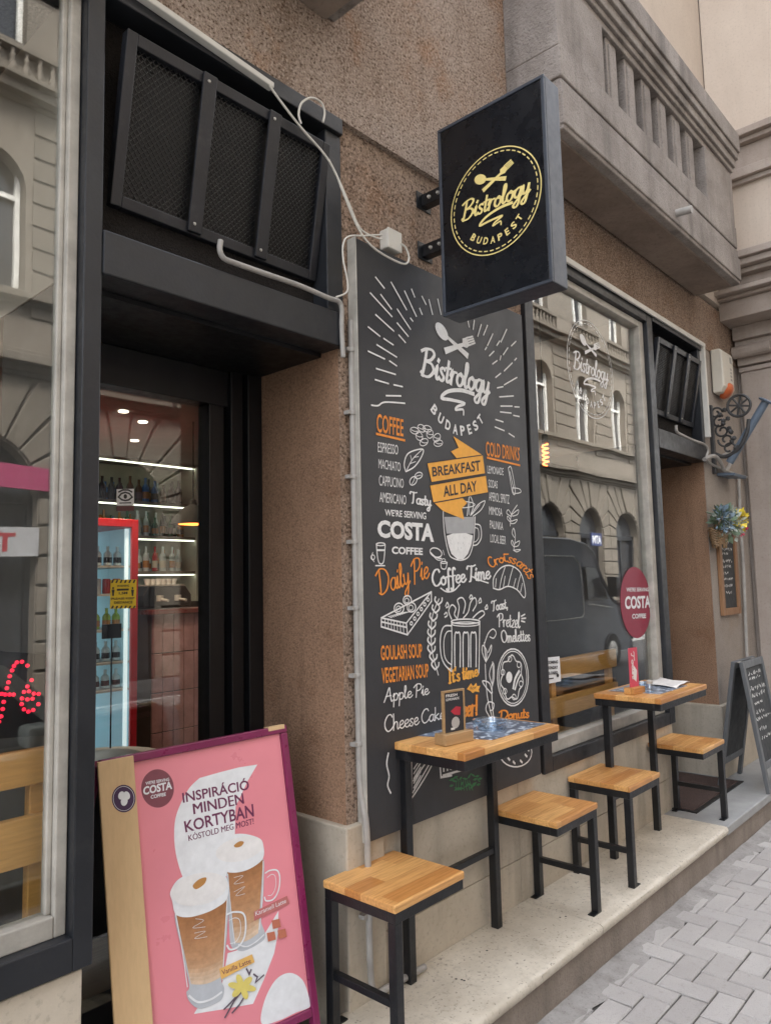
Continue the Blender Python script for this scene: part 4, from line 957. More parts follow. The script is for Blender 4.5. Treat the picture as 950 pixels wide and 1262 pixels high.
# ================================================================== VENT GRILLES over the doorways
def make_vent(x0, label):
    t = thing('vent_grille', label, 'vent grille', (x0, 0, 2.86), 0, 'black mesh vents over the doorways')
    Wd, H = .84, .52; top, bot = -.055, .04
    def q(x, z, d=0): return Vector((x, bot+(top-bot)*z/H + d, z))   # leaning frame: x across, z up, d = depth behind the face
    def fr(mb, xa, xb, za, zb, d0, d1):
        vs = [q(xa,za,d0), q(xb,za,d0), q(xb,za,d1), q(xa,za,d1), q(xa,zb,d0), q(xb,zb,d0), q(xb,zb,d1), q(xa,zb,d1)]
        mb.add(vs, [(0,3,2,1),(4,5,6,7),(0,1,5,4),(1,2,6,5),(2,3,7,6),(3,0,4,7)])
    mb = MB(); b_ = .036
    fr(mb, 0, b_, 0, H, 0, .034); fr(mb, Wd-b_, Wd, 0, H, 0, .034); fr(mb, b_, Wd-b_, 0, b_, 0.0005, .033); fr(mb, b_, Wd-b_, H-b_, H, .0005, .033)
    f_ = obj('frame', mb, M['steel2'], t, bevel=.003, local=True)
    for c in (.29, .565):
        mb = MB(); fr(mb, c-.026, c+.026, .004, H-.004, -.012, .0); obj('mullion', mb, M['steel2'], t, bevel=.003, local=True)
    for c in (.29, .565):
        for z in (.03, H-.03): obj('rivet', MB().lathe([(.006,0),(.0045,.003),(0,.004)], q(c-.006, z, -.0125), 8, (0,-1,0)), M['alu'], f_, sm=True, local=True)
    for (a, b2) in ((b_, .27), (.31, .545), (.585, Wd-b_)):
        mb = MB(); sx, sz = .020, .0115
        z = b_; row = 0
        z0_, z1_ = b_, H-b_
        nr = int((z1_-z0_)/sz); nc = int((b2-a)/sx)
        for r in range(nr+1):                                            # expanded metal: staggered diamonds
            for c in range(nc+1):
                cx_ = a + (c+(.5 if r % 2 else 0))*sx
                for s_ in (-1, 1):
                    x1_, zA = cx_, z0_+r*sz; x2_, zB = cx_+s_*sx/2, z0_+(r+1)*sz
                    if zB > z1_+.001 or not (a-.002 <= x2_ <= b2+.002) or not (a-.002 <= x1_ <= b2+.002): continue
                    w = .0018
                    mb.add([q(x1_-w, zA, .012), q(x1_+w, zA, .012), q(x2_+w, zB, .014), q(x2_-w, zB, .014),
                            q(x1_-w, zA, .015), q(x1_+w, zA, .015), q(x2_+w, zB, .017), q(x2_-w, zB, .017)], [(0,1,2,3),(7,6,5,4),(1,5,6,2),(0,3,7,4)])
        obj('wire_mesh', mb, M['steel'], t, local=True)
    mb = MB(); fr(mb, .02, Wd-.02, .02, H-.02, .034, .036); obj('back_plate', mb, M['black'], t, local=True)
    mb = MB()
    for x in (.10, Wd-.10):
        for z in (.06, H-.06): mb.bar(q(x, z, .03), Vector((x, .064, z)), .02, .02)
    obj('wall_brackets', mb, M['steel'], t, local=True)
    return t
M['steel2'] = pm('vent_steel', (.012,.013,.017), .4, var=.3, scale=8, bump=.06, bscale=90, dirt=.12)
v1 = make_vent(1.04, 'large black vent of three mesh panels over the left doorway')
dup(v1, (5.04, 0, 2.85), 0, 'black vent of three mesh panels over the far right doorway')

# ================================================================== CABLES AND PIPES
o = obj('cable_trunking', MB().bar(onY(150,-22,-.05), onY(335,107,-.05), .03, .022), M['white_trim'], bevel=.004); tag(o, 'off white cable trunking along the top edge of the black panel', 'cable trunking')
Q = lambda *p, Y=-.072: [onY(x, y, Y) for x, y in p]
mb = MB()
mb.tube(smooth(Q((332,105),(350,130),(372,158),(400,190),(414,214),(424,240),(440,278),(455,300),(475,315),(498,325),(504,318),(500,305),(494,300)), 6), .0042, 8)
mb.tube(smooth(Q((405,196),(418,222),(430,250),(444,281),(462,292),(470,294)), 6), .0035, 8)
mb.tube(smooth(Q((371,152),(368,140),(372,126),(384,120),(396,126),(400,138),(398,150)), 6), .0042, 8)
mb.tube(smooth(Q((470,289),(450,290),(430,291),(423,300),(423,320),(428,345),(427,360),(414,366)), 6), .0035, 8)
o = obj('cable', mb, M['cable'], sm=True); tag(o, 'thin white cable looping down the wall to a junction box', 'cable')
jb = thing('junction_box', 'small off white junction box above the top of the menu board', 'junction box', onY(481,298,-.03))
c = onY(481,298,-.03)
obj('box', MB().box(c.x-.042, c.x+.042, -.05, -.006, c.z-.042, c.z+.042), M['cable'], jb, bevel=.006)
obj('lid', MB().box(c.x-.044, c.x+.044, -.058, -.0505, c.z-.044, c.z+.044), M['cable'], jb, bevel=.004)
mb = MB(); mb.tube(smooth(Q((272,296),(271,308),(276,318),(290,324),(330,338),(370,352),(405,367),(417,371),(421,380),(421,400),(422,425),(423,440),Y=-.04), 5), .0095, 10)
o = obj('drain_pipe', mb, M['pipe'], sm=True); tag(o, 'thin pale drain pipe running from the left vent across the black panel', 'pipe')
cp = thing('conduit', 'grey conduit running down the pillar left of the menu board', 'conduit', (2.0,-.03,.2))
xc = 2.003
mb = MB(); mb.tube(smooth([(xc,-.024,2.72),(xc,-.024,2.0),(xc,-.024,1.2),(xc,-.026,.95),(xc+.004,-.05,.80),(xc+.006,-.052,.55),(xc+.008,-.052,.30),(xc+.03,-.052,.225),(xc+.10,-.052,.213),(xc+.3,-.06,.211)], 5), .0125, 12)
obj('tube', mb, M['pipe'], cp, sm=True)
for z in (2.60,2.35,2.1,1.85,1.60,1.35,1.1,.5):
    y = -.024 if z > .9 else -.052
    obj('clip', MB().lathe([(.0155,-.008),(.0165,-.006),(.0165,.006),(.0155,.008)], (xc+(.006 if z < .9 else 0), y, z), 12).box(xc-.03, xc-.008, y-.008, y+.018, z-.007, z+.007), M['pipe'], cp, sm=True)
o = obj('drain_pipe', MB().tube(smooth(Q((833,524),(834,532),(840,536),(855,543),(868,548),(872,556),(870,566),(880,574),(905,584),(920,588),Y=-.03), 5), .011, 10), M['pipe'], sm=True)
tag(o, 'pale pipe leading from the far right vent to the iron bracket', 'pipe')
o = obj('conduit', MB().tube([onY(910,586,-.03), onY(912,640,-.03), onY(916,700,-.03), onY(920,800,-.03), onY(923,860,-.03)], .014, 10), M['pipe'], sm=True)
tag(o, 'dark grey vertical conduit beside the framed chalk menu', 'conduit')

# ================================================================== COFFEE POSTER STAND (A-frame)
M['plum'] = pm('plum_frame', (.19,.014,.072), .32, var=.15, scale=5, coat=.3)
M['poster'] = pm('poster_pink', (.74,.25,.29), .34, var=.05, scale=2, bump=.35, bscale=4.5)
M['ply'] = wood('poster_wood', (.62,.42,.22), (.66,.46,.25), 1, 3, axis=2, rough=.5, grain=.14, coat=0)
M['w'] = ink('poster_white', (.78,.79,.80), .5); M['plumtxt'] = ink('poster_plum', (.16,.03,.085), .5); M['foam'] = ink('poster_foam', (.80,.78,.76), .5); M['grey'] = ink('poster_grey', (.50,.52,.55), .5)
e1 = Vector((math.cos(R(-9.3)), math.sin(R(-9.3)), .012)).normalized()
nrm0 = Vector((-.173,-.972,.158)); e1 = (e1 - nrm0*e1.dot(nrm0)/nrm0.length_squared).normalized(); nn = nrm0.normalized(); e2 = nn.cross(e1).normalized()
rt = R(1.0); e1, e2 = e1*math.cos(rt)-e2*math.sin(rt)*-1, e2*math.cos(rt)+e1*math.sin(rt)*-1
TL = Vector((1.1185,.211,1.173)); PW, PH = .650, 1.04
def fp(u, v, d=0): return TL + e1*u - e2*v + nn*d           # u right, v down the poster, d out of its face
ps = thing('poster_stand', 'plum framed pavement stand with a pink coffee poster by the doorway', 'poster stand', (1.45, .05, .15))
def slabp(mb, u0, u1, v0, v1, d0, d1):
    vs = [fp(u0,v1,d0), fp(u1,v1,d0), fp(u1,v1,d1), fp(u0,v1,d1), fp(u0,v0,d0), fp(u1,v0,d0), fp(u1,v0,d1), fp(u0,v0,d1)]
    mb.add(vs, [(0,1,2,3),(7,6,5,4),(0,4,5,1),(1,5,6,2),(2,6,7,3),(3,7,4,0)])
fb = .026
mb = MB(); slabp(mb, 0, PW, 0, fb, -.03, .004); slabp(mb, PW-fb, PW, fb+.0005, PH, -.03, .004); slabp(mb, 0, .02, fb, PH, -.03, -.004); slabp(mb, .02, PW-fb-.0005, .915, .94, -.03, .004)
fr_ = obj('front_frame', mb, M['plum'], ps, bevel=.004)
obj('hinge_plate', (lambda m: (slabp(m, PW-.075, PW-.01, -.003, .012, -.03, .0055), m)[1])(MB()), M['ply'], fr_, bevel=.001)
mb = MB(); slabp(mb, .10, PW-fb-.001, fb+.001, .914, -.012, -.008); obj('poster', mb, M['poster'], ps)
mb = MB(); slabp(mb, -.012, .098, .004, PH-.01, -.003, .009); obj('wood_strip', mb, M['ply'], ps, bevel=.003)
mb = MB(); dv = Vector((.0,.40,0))
b0, b1 = fp(.0,.01,-.035), fp(PW,.01,-.035)
for a in (b0, b1): 
    mb2 = MB(); mb2.bar(a, Vector((a.x+.03, a.y+.42, .155)), .025, .03); obj('rear_leg', mb2, M['plum'], ps, bevel=.003)
mb2 = MB(); a0 = b0+Vector((.03,.30,-.70))*.9; a1 = b1+Vector((.03,.30,-.70))*.9; vs = [b0+Vector((.02,.02,-.03)), b1+Vector((-.02,.02,-.03)), a1, a0]
mb2.prism(vs, (0,.004,0)); obj('rear_panel', mb2, M['black'], ps)
# the print: flat shapes in poster coordinates measured from the photograph
PP = lambda lift: (lambda x, y: onP(x, y, TL+nn*(-.008+lift), nn))
KP = (100,880,2.8788); KQ = (150,900,4.5238); KR = (200,1040,4.5238)
def FP(mb, k, pts, lift): mb.poly([PP(lift)(*k_(k, p)) for p in pts])
def spl(pts, n=6): return [(p.x, p.y) for p in smooth([(a, b, 0) for a, b in pts], n, True)[:-1]]
def ellp(cx, cy, a, b, rot=0, n=40):
    r_ = R(rot); return [(cx+a*math.cos(t)*math.cos(r_)-b*math.sin(t)*math.sin(r_), cy+a*math.cos(t)*math.sin(r_)+b*math.sin(t)*math.cos(r_)) for t in [2*math.pi*i/n for i in range(n)]]
wm = MB()
FP(wm, KP, [(625,180),(560,190),(490,208)]+[(p.x,p.y) for p in smooth([(420,228,0),(385,262,0),(355,315,0),(335,370,0),(330,430,0),(335,490,0),(348,545,0),(362,585,0)],6)]+[(400,640),(545,560),(545,440),(548,330),(590,240)], .0004)
FP(wm, KP, [(520,850),(560,838),(640,800),(700,700),(698,780),(685,850),(650,940),(610,1030),(500,1050),(400,1066),(440,1000),(500,960)], .0004)
FP(wm, KP, spl([(640,1100),(650,1020),(690,945),(740,920),(785,945),(808,1005),(812,1040),(760,1062),(700,1090)]), .0004)
obj('white_shapes', wm, M['w'], ps)
def latte(name, k, top, body, base, bands, shift):
    """glass of latte printed on the poster: foam, graded coffee bands, foot"""
    g_ = MB(); FP(g_, k, spl(body), .0007+shift); cup = obj('glass_print', g_, M['grey'], ps)
    cols = [(.34,.15,.06),(.40,.19,.085),(.45,.235,.115),(.50,.29,.16),(.62,.47,.34)]; nb = len(bands)
    for i, q in enumerate(bands):
        t_ = i/(nb-1)*3.999; j = int(t_); t_ -= j; cc = tuple(cols[j][c]*(1-t_)+cols[j+1][c]*t_ for c in range(3))
        c_ = MB(); FP(c_, k, q, .0010+shift+.000012*i); m_ = pm('poster_coffee', cc, .4, var=.16, scale=45); obj('coffee_print', c_, m_, cup)
    f2 = MB(); FP(f2, k, spl(top[0]), .0013+shift); obj('foam_print', f2, M['w'], cup)
    f3 = MB(); FP(f3, k, top[1], .0016+shift); obj('foam_top', f3, M['foam'], cup)
    f4 = MB(); FP(f4, k, spl(top[2]), .0019+shift); obj('cocoa_print', f4, ink('poster_cocoa', (.50,.24,.07), .5), cup)
def bands(l0, r0, l1, r1, n, sag):
    out = []
    for i in range(n):
        a, b = i/n, (i+1)/n
        L_ = lambda t: (l0[0]+(l1[0]-l0[0])*t, l0[1]+(l1[1]-l0[1])*t); R_ = lambda t: (r0[0]+(r1[0]-r0[0])*t, r0[1]+(r1[1]-r0[1])*t)
        def arc(t): p, q = L_(t), R_(t); return [(p[0]+(q[0]-p[0])*j/8, p[1]+(q[1]-p[1])*j/8+sag*math.sin(math.pi*j/8)) for j in range(9)]
        out.append(arc(a)+arc(b)[::-1])
    return out
# rear glass then front glass (crop KR of the photograph)
hb = MB()
def handle(k, pts, w, lift):
    sm_ = smooth([(a, b, 0) for a, b in pts], 5); hb.ribbon([PP(lift)(*k_(k, (p.x, p.y))) for p in sm_], w, nn)
latte('rear', KR, ([(290,60),(300,95),(330,130),(365,160),(430,160),(500,135),(560,85),(565,20),(540,-30),(430,-55),(320,-20)], ellp(430,32,135,66,-14), [(400,10),(430,-12),(455,-8),(440,15),(410,22)]),
      [(362,150),(430,165),(500,140),(562,85),(566,200),(560,330),(550,430),(575,520),(520,570),(450,600),(410,590),(380,560),(370,400)], None, bands((362,150),(562,90),(405,555),(535,500),14,16), 0)
latte('front', KR, ([(45,270),(55,320),(75,395),(140,412),(220,395),(300,360),(362,305),(362,200),(300,150),(180,165),(90,200)], ellp(205,255,160,88,-14), [(170,235),(205,200),(245,190),(235,225),(190,255)]),
      [(70,390),(150,415),(250,395),(360,300),(362,480),(345,640),(330,760),(345,810),(330,870),(270,905),(200,920),(150,880),(135,830),(150,790),(110,600)], None, bands((78,402),(360,310),(160,785),(335,740),18,20), .0012)
handle(KR, [(575,165),(600,150),(640,150),(655,190),(648,260),(620,310),(580,320),(570,300)], .0045, .0022); handle(KR, [(585,190),(610,172),(630,185),(632,240),(612,285),(590,290)], .002, .0023)
handle(KR, [(362,395),(400,382),(450,390),(465,440),(458,520),(425,575),(380,592),(362,570)], .0055, .0034); handle(KR, [(372,430),(405,415),(432,430),(435,500),(410,548),(378,558)], .002, .0035)
for q in ([(75,395),(112,600),(140,800)], [(362,310),(352,480),(336,760)]): handle(KR, q, .003, .0035)
handle(KR, [(366,170),(385,400),(405,560)], .002, .0022); handle(KR, [(562,100),(556,330),(540,480)], .003, .0022)
handle(KR, [(60,300),(90,340),(160,350),(250,325),(340,270)], .0012, .0036)
for q in ([(185,420),(230,430),(170,470),(240,465)], [(180,500),(240,490),(180,530),(250,520)], [(400,190),(450,180),(400,225),(455,215)], [(400,270),(460,240),(410,290),(460,280)]): handle(KR, q, .0012, .0036)
handle(KR, [(150,850),(200,885),(270,870),(330,830)], .006, .0034); handle(KR, [(425,565),(470,575),(520,550),(565,510)], .004, .0022)
obj('glass_highlights', hb, M['w'], ps)
tm = MB(); PT = PP(.0009)
TQ = lambda s_, BL, BR, TR, TL_, bold=.02, k=KQ: put_text(tm, s_, qmap(PT, k, BL, BR, TR, TL_), bold)
TQ('INSPIRÁCIÓ',(342,405),(712,330),(706,278),(336,352),.018); TQ('MINDEN',(402,470),(682,410),(674,352),(396,412),.018); TQ('KORTYBAN',(356,570),(738,480),(732,412),(346,510),.018); TQ('KÓSTOLD MEG MOST!',(374,620),(736,524),(734,492),(370,588),.012)
obj('poster_lettering', tm, M['plumtxt'], ps)
bd = MB(); FP(bd, KQ, ellp(200,326,91,107), .0005); badge = obj('poster_badge', bd, ink('badge_plum', (.22,.065,.085), .5), ps)
tm = MB(); TQ("WE'RE SERVING",(134,306),(266,282),(264,266),(132,290),.02); TQ('COSTA',(120,362),(282,326),(280,284),(120,318),.035); TQ('COFFEE',(162,384),(246,366),(246,348),(162,364),.03)
obj('badge_lettering', tm, M['w'], badge)
PT = (lambda x, y: onP(x, y, TL+nn*.0096, nn))
sb = MB(); sb.poly([PT(*k_(KP, p)) for p in ellp(151,301,42,49)]); sk = obj('strip_sticker', sb, ink('sticker_plum', (.06,.025,.075), .5), ps)
sb = MB(); PT3 = (lambda x, y: onP(x, y, TL+nn*.0101, nn))
for q in (ellp(143,290,11,15,20), ellp(162,290,11,15,-20), ellp(153,310,12,17,10)): sb.poly([p+nn*.0001*(len(sb.f)) for p in [PT3(*k_(KP, a)) for a in q]])
sb.ribbon([PT3(*k_(KP, a)) for a in ellp(151,301,37,43)+[(188,301)]], .0012, nn)
obj('sticker_emblem', sb, M['w'], sk)
lb = MB(); FP(lb, KR, [(318,700),(500,618),(515,662),(330,758)], .0040); la = obj('vanilla_label', lb, ink('label_amber', (.78,.46,.13), .5), ps)
tm = MB(); PT = PP(.0044); TQ('Vanilla Latte',(335,735),(495,665),(490,640),(330,708),.0,KR); obj('label_lettering', tm, M['plumtxt'], la)
lb = MB(); FP(lb, KR, [(512,380),(695,292),(708,335),(512,432)], .0040); la = obj('caramel_label', lb, ink('label_rose', (.50,.16,.15), .5), ps)
tm = MB(); TQ('Karamell Latte',(520,405),(690,330),(688,308),(518,380),.0,KR); obj('label_lettering', tm, M['w'], la)
cb_ = MB()
for i, q in enumerate(((635,450),(608,520),(668,505))):
    x, y = q; cb_.poly([p+nn*.0001*i for p in [PP(.0042)(*k_(KR, a)) for a in ((x-26,y-20),(x+18,y-30),(x+26,y+16),(x-18,y+28))]])
obj('caramel_print', cb_, ink('caramel_print', (.52,.17,.10), .5), ps)
fl = MB()
for i in range(6):
    a = 2*math.pi*i/6+.2; fl.poly([p+nn*.00008*i for p in [PP(.0042)(*k_(KR, q)) for q in ellp(445+42*math.cos(a), 800+36*math.sin(a), 38, 18, math.degrees(a), 12)]])
obj('flower_print', fl, ink('flower_yellow', (.72,.60,.16), .5), ps)
st_ = MB()
for q in ([(440,830),(400,880),(350,970)], [(460,850),(430,900),(390,945)], [(425,840),(380,890),(345,925)], [(470,700),(485,730),(495,705)], [(510,730),(530,745),(520,775),(565,735)]): st_.ribbon([PP(.0041)(*k_(KR, p)) for p in q], .005, nn)
obj('vanilla_pods', st_, ink('pod_dark', (.11,.08,.11), .5), ps)

# ================================================================== WINDOW STICKERS
YG = .0385
D1 = thing('window_decal', 'white round bistro logo lettered on the right shop window', 'window decal', (4.165, YG, 2.975))
mb = MB(); logo(mb, lambda u, v: Vector((4.165+u*.30, YG-.0005, 2.975+v*.305)), NB, .26, .8); obj('lettering', mb, M['chalk'], D1)
D2 = thing('window_sticker', 'round wine red coffee sticker in the corner of the right shop window', 'sticker', (4.63, YG, 1.53))
mb = MB(); mb.lathe([(0,0),(.228,0),(.228,.0015),(0,.0015)], (4.63, YG, 1.53), 48, (0,-1,0)); obj('disc', mb, ink('disc_red', (.27,.022,.05), .45), D2)
mb = MB(); PS = lambda x, y: onY(x, y, YG-.003); KS = (640,640,4.507)
put_text(mb, "WE'RE SERVING", qmap(PS, KS, (594,402),(718,400),(718,380),(594,380)), .02); put_text(mb, 'COSTA', qmap(PS, KS, (586,497),(728,488),(726,425),(586,428)), .035); put_text(mb, 'COFFEE', qmap(PS, KS, (626,552),(703,548),(703,524),(626,526)), .03)
obj('lettering', mb, M['w'], D2)
D3 = thing('paper_notice', 'white paper notice taped in the lower left corner of the right window', 'notice', onY(681,826,YG))
a, b, c, d = [onY(*k_(KS, p), YG) for p in ((142,770),(222,762),(230,900),(145,918))]
mb = MB(); mb.prism([a,b,c,d], (0,-.0008,0)); obj('sheet', mb, M['w'], D3)
mb = MB()
for s_, y in (('COMING', 790), ('MONDAY', 820), ('CLOSED', 850)): put_text(mb, s_, qmap(PS, KS, (152,y+14),(214,y+10),(214,y-6),(152,y-2)), .04)
mb.poly([PS(*k_(KS, p)) for p in ellp(213,868,7,10,0,12)]); mb.poly([PS(*k_(KS, p)) for p in ((155,885),(190,880),(190,887),(155,892))])
obj('lettering', mb, M['dark'], D3)
D4 = thing('blue_sticker', 'light blue sticker low in the right shop window behind the far table', 'sticker', onY(790,880,YG))
a = [onY(*p, YG) for p in ((783,868),(797,866),(797,890),(790,897),(783,892))]
mb = MB(); mb.prism(a, (0,-.001,0)); obj('film', mb, ink('sticker_blue', (.05,.36,.62), .4), D4)
mb = MB(); mb.box(a[0].x+.02, a[1].x-.02, YG-.003, YG-.0015, a[3].z+.05, a[3].z+.06); put_text(mb, 'OPEN' if False else 'info', rmap((a[0].x+.02, YG-.003, a[3].z+.10), (1,0,0), (0,0,1), .08, .04), .02)
obj('lettering', mb, M['w'], D4)
YD = .5435
D5 = thing('warning_sticker', 'yellow and black distancing sticker on the left door glass', 'sticker', onY(151,731,YD))
KD = (100,690,4.13); PD = lambda x, y: onY(x, y, YD-.002)
q = [onY(*k_(KD, p), YD) for p in ((150,102),(282,100),(278,245),(146,250))]
mb = MB(); mb.prism(q, (0,-.0012,0)); obj('film', mb, ink('sticker_yellow', (.76,.55,.02), .4), D5)
mb = MB()
for (ya, yb) in ((102,118),(234,248)):
    for i in range(6): x = 152+i*22; mb.poly([PD(*k_(KD, p)) for p in ((x,yb),(x+9,yb),(x+16,ya),(x+7,ya))])
for x in (163, 262): mb.poly([PD(*k_(KD, p)) for p in ellp(x,144,5,6,0,10)]); mb.poly([PD(*k_(KD, p)) for p in ((x-8,152),(x+8,152),(x+5,170),(x+4,184),(x-4,184),(x-5,170))])
mb.poly([PD(*k_(KD, p)) for p in ((182,148),(243,146),(243,156),(182,158))])
put_text(mb, '1,5M', qmap(PD, KD, (192,176),(236,174),(236,162),(192,164)), .04); put_text(mb, 'PLEASE KEEP', qmap(PD, KD, (155,203),(272,200),(272,190),(155,193)), .03); put_text(mb, 'DISTANCE', qmap(PD, KD, (168,224),(262,221),(262,209),(168,212)), .03); put_text(mb, 'WARNING', qmap(PD, KD, (182,138),(245,136),(245,126),(182,128)), .03)
obj('lettering', mb, M['dark'], D5)
D6 = thing('camera_notice', 'small white sticker with an eye drawn on it, on the left door glass', 'sticker', onY(154,615,YD))
KE = (100,460,4.13); q = [onY(*k_(KE, p), YD) for p in ((180,590),(268,588),(268,672),(180,674))]
mb = MB(); mb.prism(q, (0,-.0012,0)); obj('film', mb, M['w'], D6)
q = [onY(*k_(KE, p), YD) for p in ((180,677),(268,675),(268,700),(180,702))]; mb = MB(); mb.prism(q, (0,-.0012,0)); obj('film', mb, ink('sticker_maroon', (.12,.04,.04), .4), D6)
mb = MB()
for q in ([(190,630),(205,612),(225,606),(245,612),(260,630)], [(190,630),(207,644),(225,648),(243,644),(260,630)], [(192,604),(212,594),(240,594),(258,604)]): mb.ribbon([PD(*k_(KE, p)) for p in q], .006, NB)
mb.poly([PD(*k_(KE, p)) for p in ellp(225,627,9,12,0,14)]); mb.poly([PD(*k_(KE, p)) for p in ((195,658),(255,656),(255,662),(195,664))])
obj('lettering', mb, M['dark'], D6)
# LED sign behind the left window: red dots spelling the end of "café"
led = thing('led_sign', 'black sign with letters made of red lamp dots inside the left window', 'sign', (.62,.16,1.2))
KL = (0,440,2.523); YL = .13
q = [onY(*k_(KL, p), YL+.012) for p in ((-160,905),(164,925),(158,1175),(-160,1200))]; mb = MB(); mb.prism(q, (0,.012,0)); obj('panel', mb, M['black'], led)
M['led'] = emit('led_red', (1,.015,.05), .22)
dots = [(85,960),(68,948),(52,950),(43,961),(37,975),(30,993),(26,1012),(21,1030),(16,1050),(11,1073),(8,1095),(3,1118),(-4,1135),(30,1050),(42,1050),(5,1048),(98,1005),(85,1025),(74,1042),(90,1040),(105,1047),(120,1048),(68,1062),(85,1065),(101,1063),(67,1080),(74,1096),(88,1103),(103,1098),(119,1080),
        (-30,1060),(-45,1050),(-58,1062),(-64,1080),(-58,1098),(-44,1106),(-30,1096),(-24,1110),(-28,1075),(-85,1058),(-100,1050),(-115,1060),(-120,1080),(-114,1100),(-98,1108),(-84,1098)]
mb = MB()
for x, y in dots: p_ = onY(*k_(KL, (x, y)), YL+.012); mb.lathe([(.0055,0),(.005,.004),(.003,.006),(0,.007)], p_, 10, (0,-1,0))
obj('lamp_dots', mb, M['led'], led, sm=True)

# ================================================================== RIGHT-HAND WALL: alarm, iron bracket, flowers, chalk menus
al = thing('alarm_box', 'cream alarm siren box with an orange lamp on the far pillar', 'alarm', (6.38,-.01,3.33))
mb = MB(); mb.prism([(6.22,-.012,3.18),(6.22,-.012,3.545),(6.22,-.085,3.545),(6.22,-.105,3.52),(6.22,-.105,3.23),(6.22,-.075,3.18)], (.27,0,0)); obj('case', mb, pm('alarm_cream', (.58,.54,.46), .45, var=.06, dirt=.15), al, bevel=.012)
mb = MB(); mb.lathe([(.072,0),(.068,.025),(.045,.045),(0,.052)], (6.36,-.07,3.215), 18, (0,-.8,-.6)); obj('lamp', mb, pm('alarm_orange', (.50,.11,.03), .35), al, sm=True)
mb = MB()
for i in range(4): mb.box(6.40,6.44,-.1065,-.1055,3.30+i*.03,3.318+i*.03)
mb.box(6.40,6.45,-.1068,-.1055,3.45,3.50); obj('label_print', mb, M['pipe'], al)
M['iron'] = pm('wrought_iron', (.035,.034,.034), .5, var=.3, scale=10, bump=.1, dirt=.25)
M['bluegrey'] = pm('blue_grey_pole', (.10,.13,.17), .4, var=.15, scale=8, dirt=.1)
br = thing('lamp_bracket', 'ornate black wrought iron bracket with a slanted blue grey pole on the far pillar', 'bracket', (6.1,-.02,2.6))
xb = 6.12
obj('back_plate', MB().box(xb-.02, xb+.02, -.035, -.006, 2.50, 3.06), M['iron'], br, bevel=.004)
obj('pole', MB().tube([(xb+.02,-.13,2.58),(xb+.03,-.42,3.02)], .030, 14).lathe([(.055,0),(.06,.012),(.045,.02)], (xb+.03,-.42,3.02), 16, (.02,-.55,.83)), M['bluegrey'], br, sm=True)
obj('strut', MB().tube(smooth([(xb,-.035,2.66),(xb,-.11,2.63),(xb,-.21,2.68),(xb,-.28,2.80),(xb+.01,-.30,2.90)], 6), .016, 10), M['iron'], br, sm=True)
mb = MB(); mb.tube([(xb, -.235+.085*math.cos(t), 3.02+.085*math.sin(t)) for t in [2*math.pi*i/24 for i in range(24)]], .011, 8, True)
for i in range(4):
    a = math.pi*i/4+.2; mb.tube([(xb, -.235+.08*math.cos(a), 3.02+.08*math.sin(a)), (xb, -.235-.08*math.cos(a), 3.02-.08*math.sin(a))], .008, 6)
obj('wheel', mb, M['iron'], br, sm=True)
mb = MB(); rb = random.Random(4)
for k in range(5):
    z = 2.99-.075*k; y = -.04-.02*k; s_ = .05+.004*k
    sp_ = [(xb+.008*(k % 2), y-.02-s_*(1-t*.72)*math.cos(t*7.5+k), z+s_*(1-t*.72)*math.sin(t*7.5+k)) for t in [i/22 for i in range(23)]]; mb.tube(sp_, .0085, 7)
    for j in range(3): c_ = (xb, y-.04-.05*rb.random(), z+.05*(rb.random()-.5)); mb.lathe([(0,-.022),(.02,-.006),(.017,.01),(0,.02)], c_, 8, (0,-1,rb.uniform(-1,1)))
obj('scrollwork', mb, M['iron'], br, sm=True)
mb = MB(); mb.tube(smooth(Q((868,566),(880,562),(888,570),(893,580),(899,572),(897,560),(890,562),Y=-.07), 5), .016, 8); obj('clamp', mb, M['pipe'], br, sm=True)
rt_ = thing('drip_tray', 'small dark metal tray with upturned rim below the iron bracket', 'tray', onY(897,584,-.04))
c = onY(897,584,-.06); mb = MB(); mb.prism([(c.x-.12,-.008,c.z-.02),(c.x-.12,-.14,c.z-.035),(c.x-.12,-.15,c.z-.012),(c.x-.12,-.008,c.z+.005)], (.30,0,0)); obj('tray', mb, M['bluegrey'], rt_, bevel=.004)
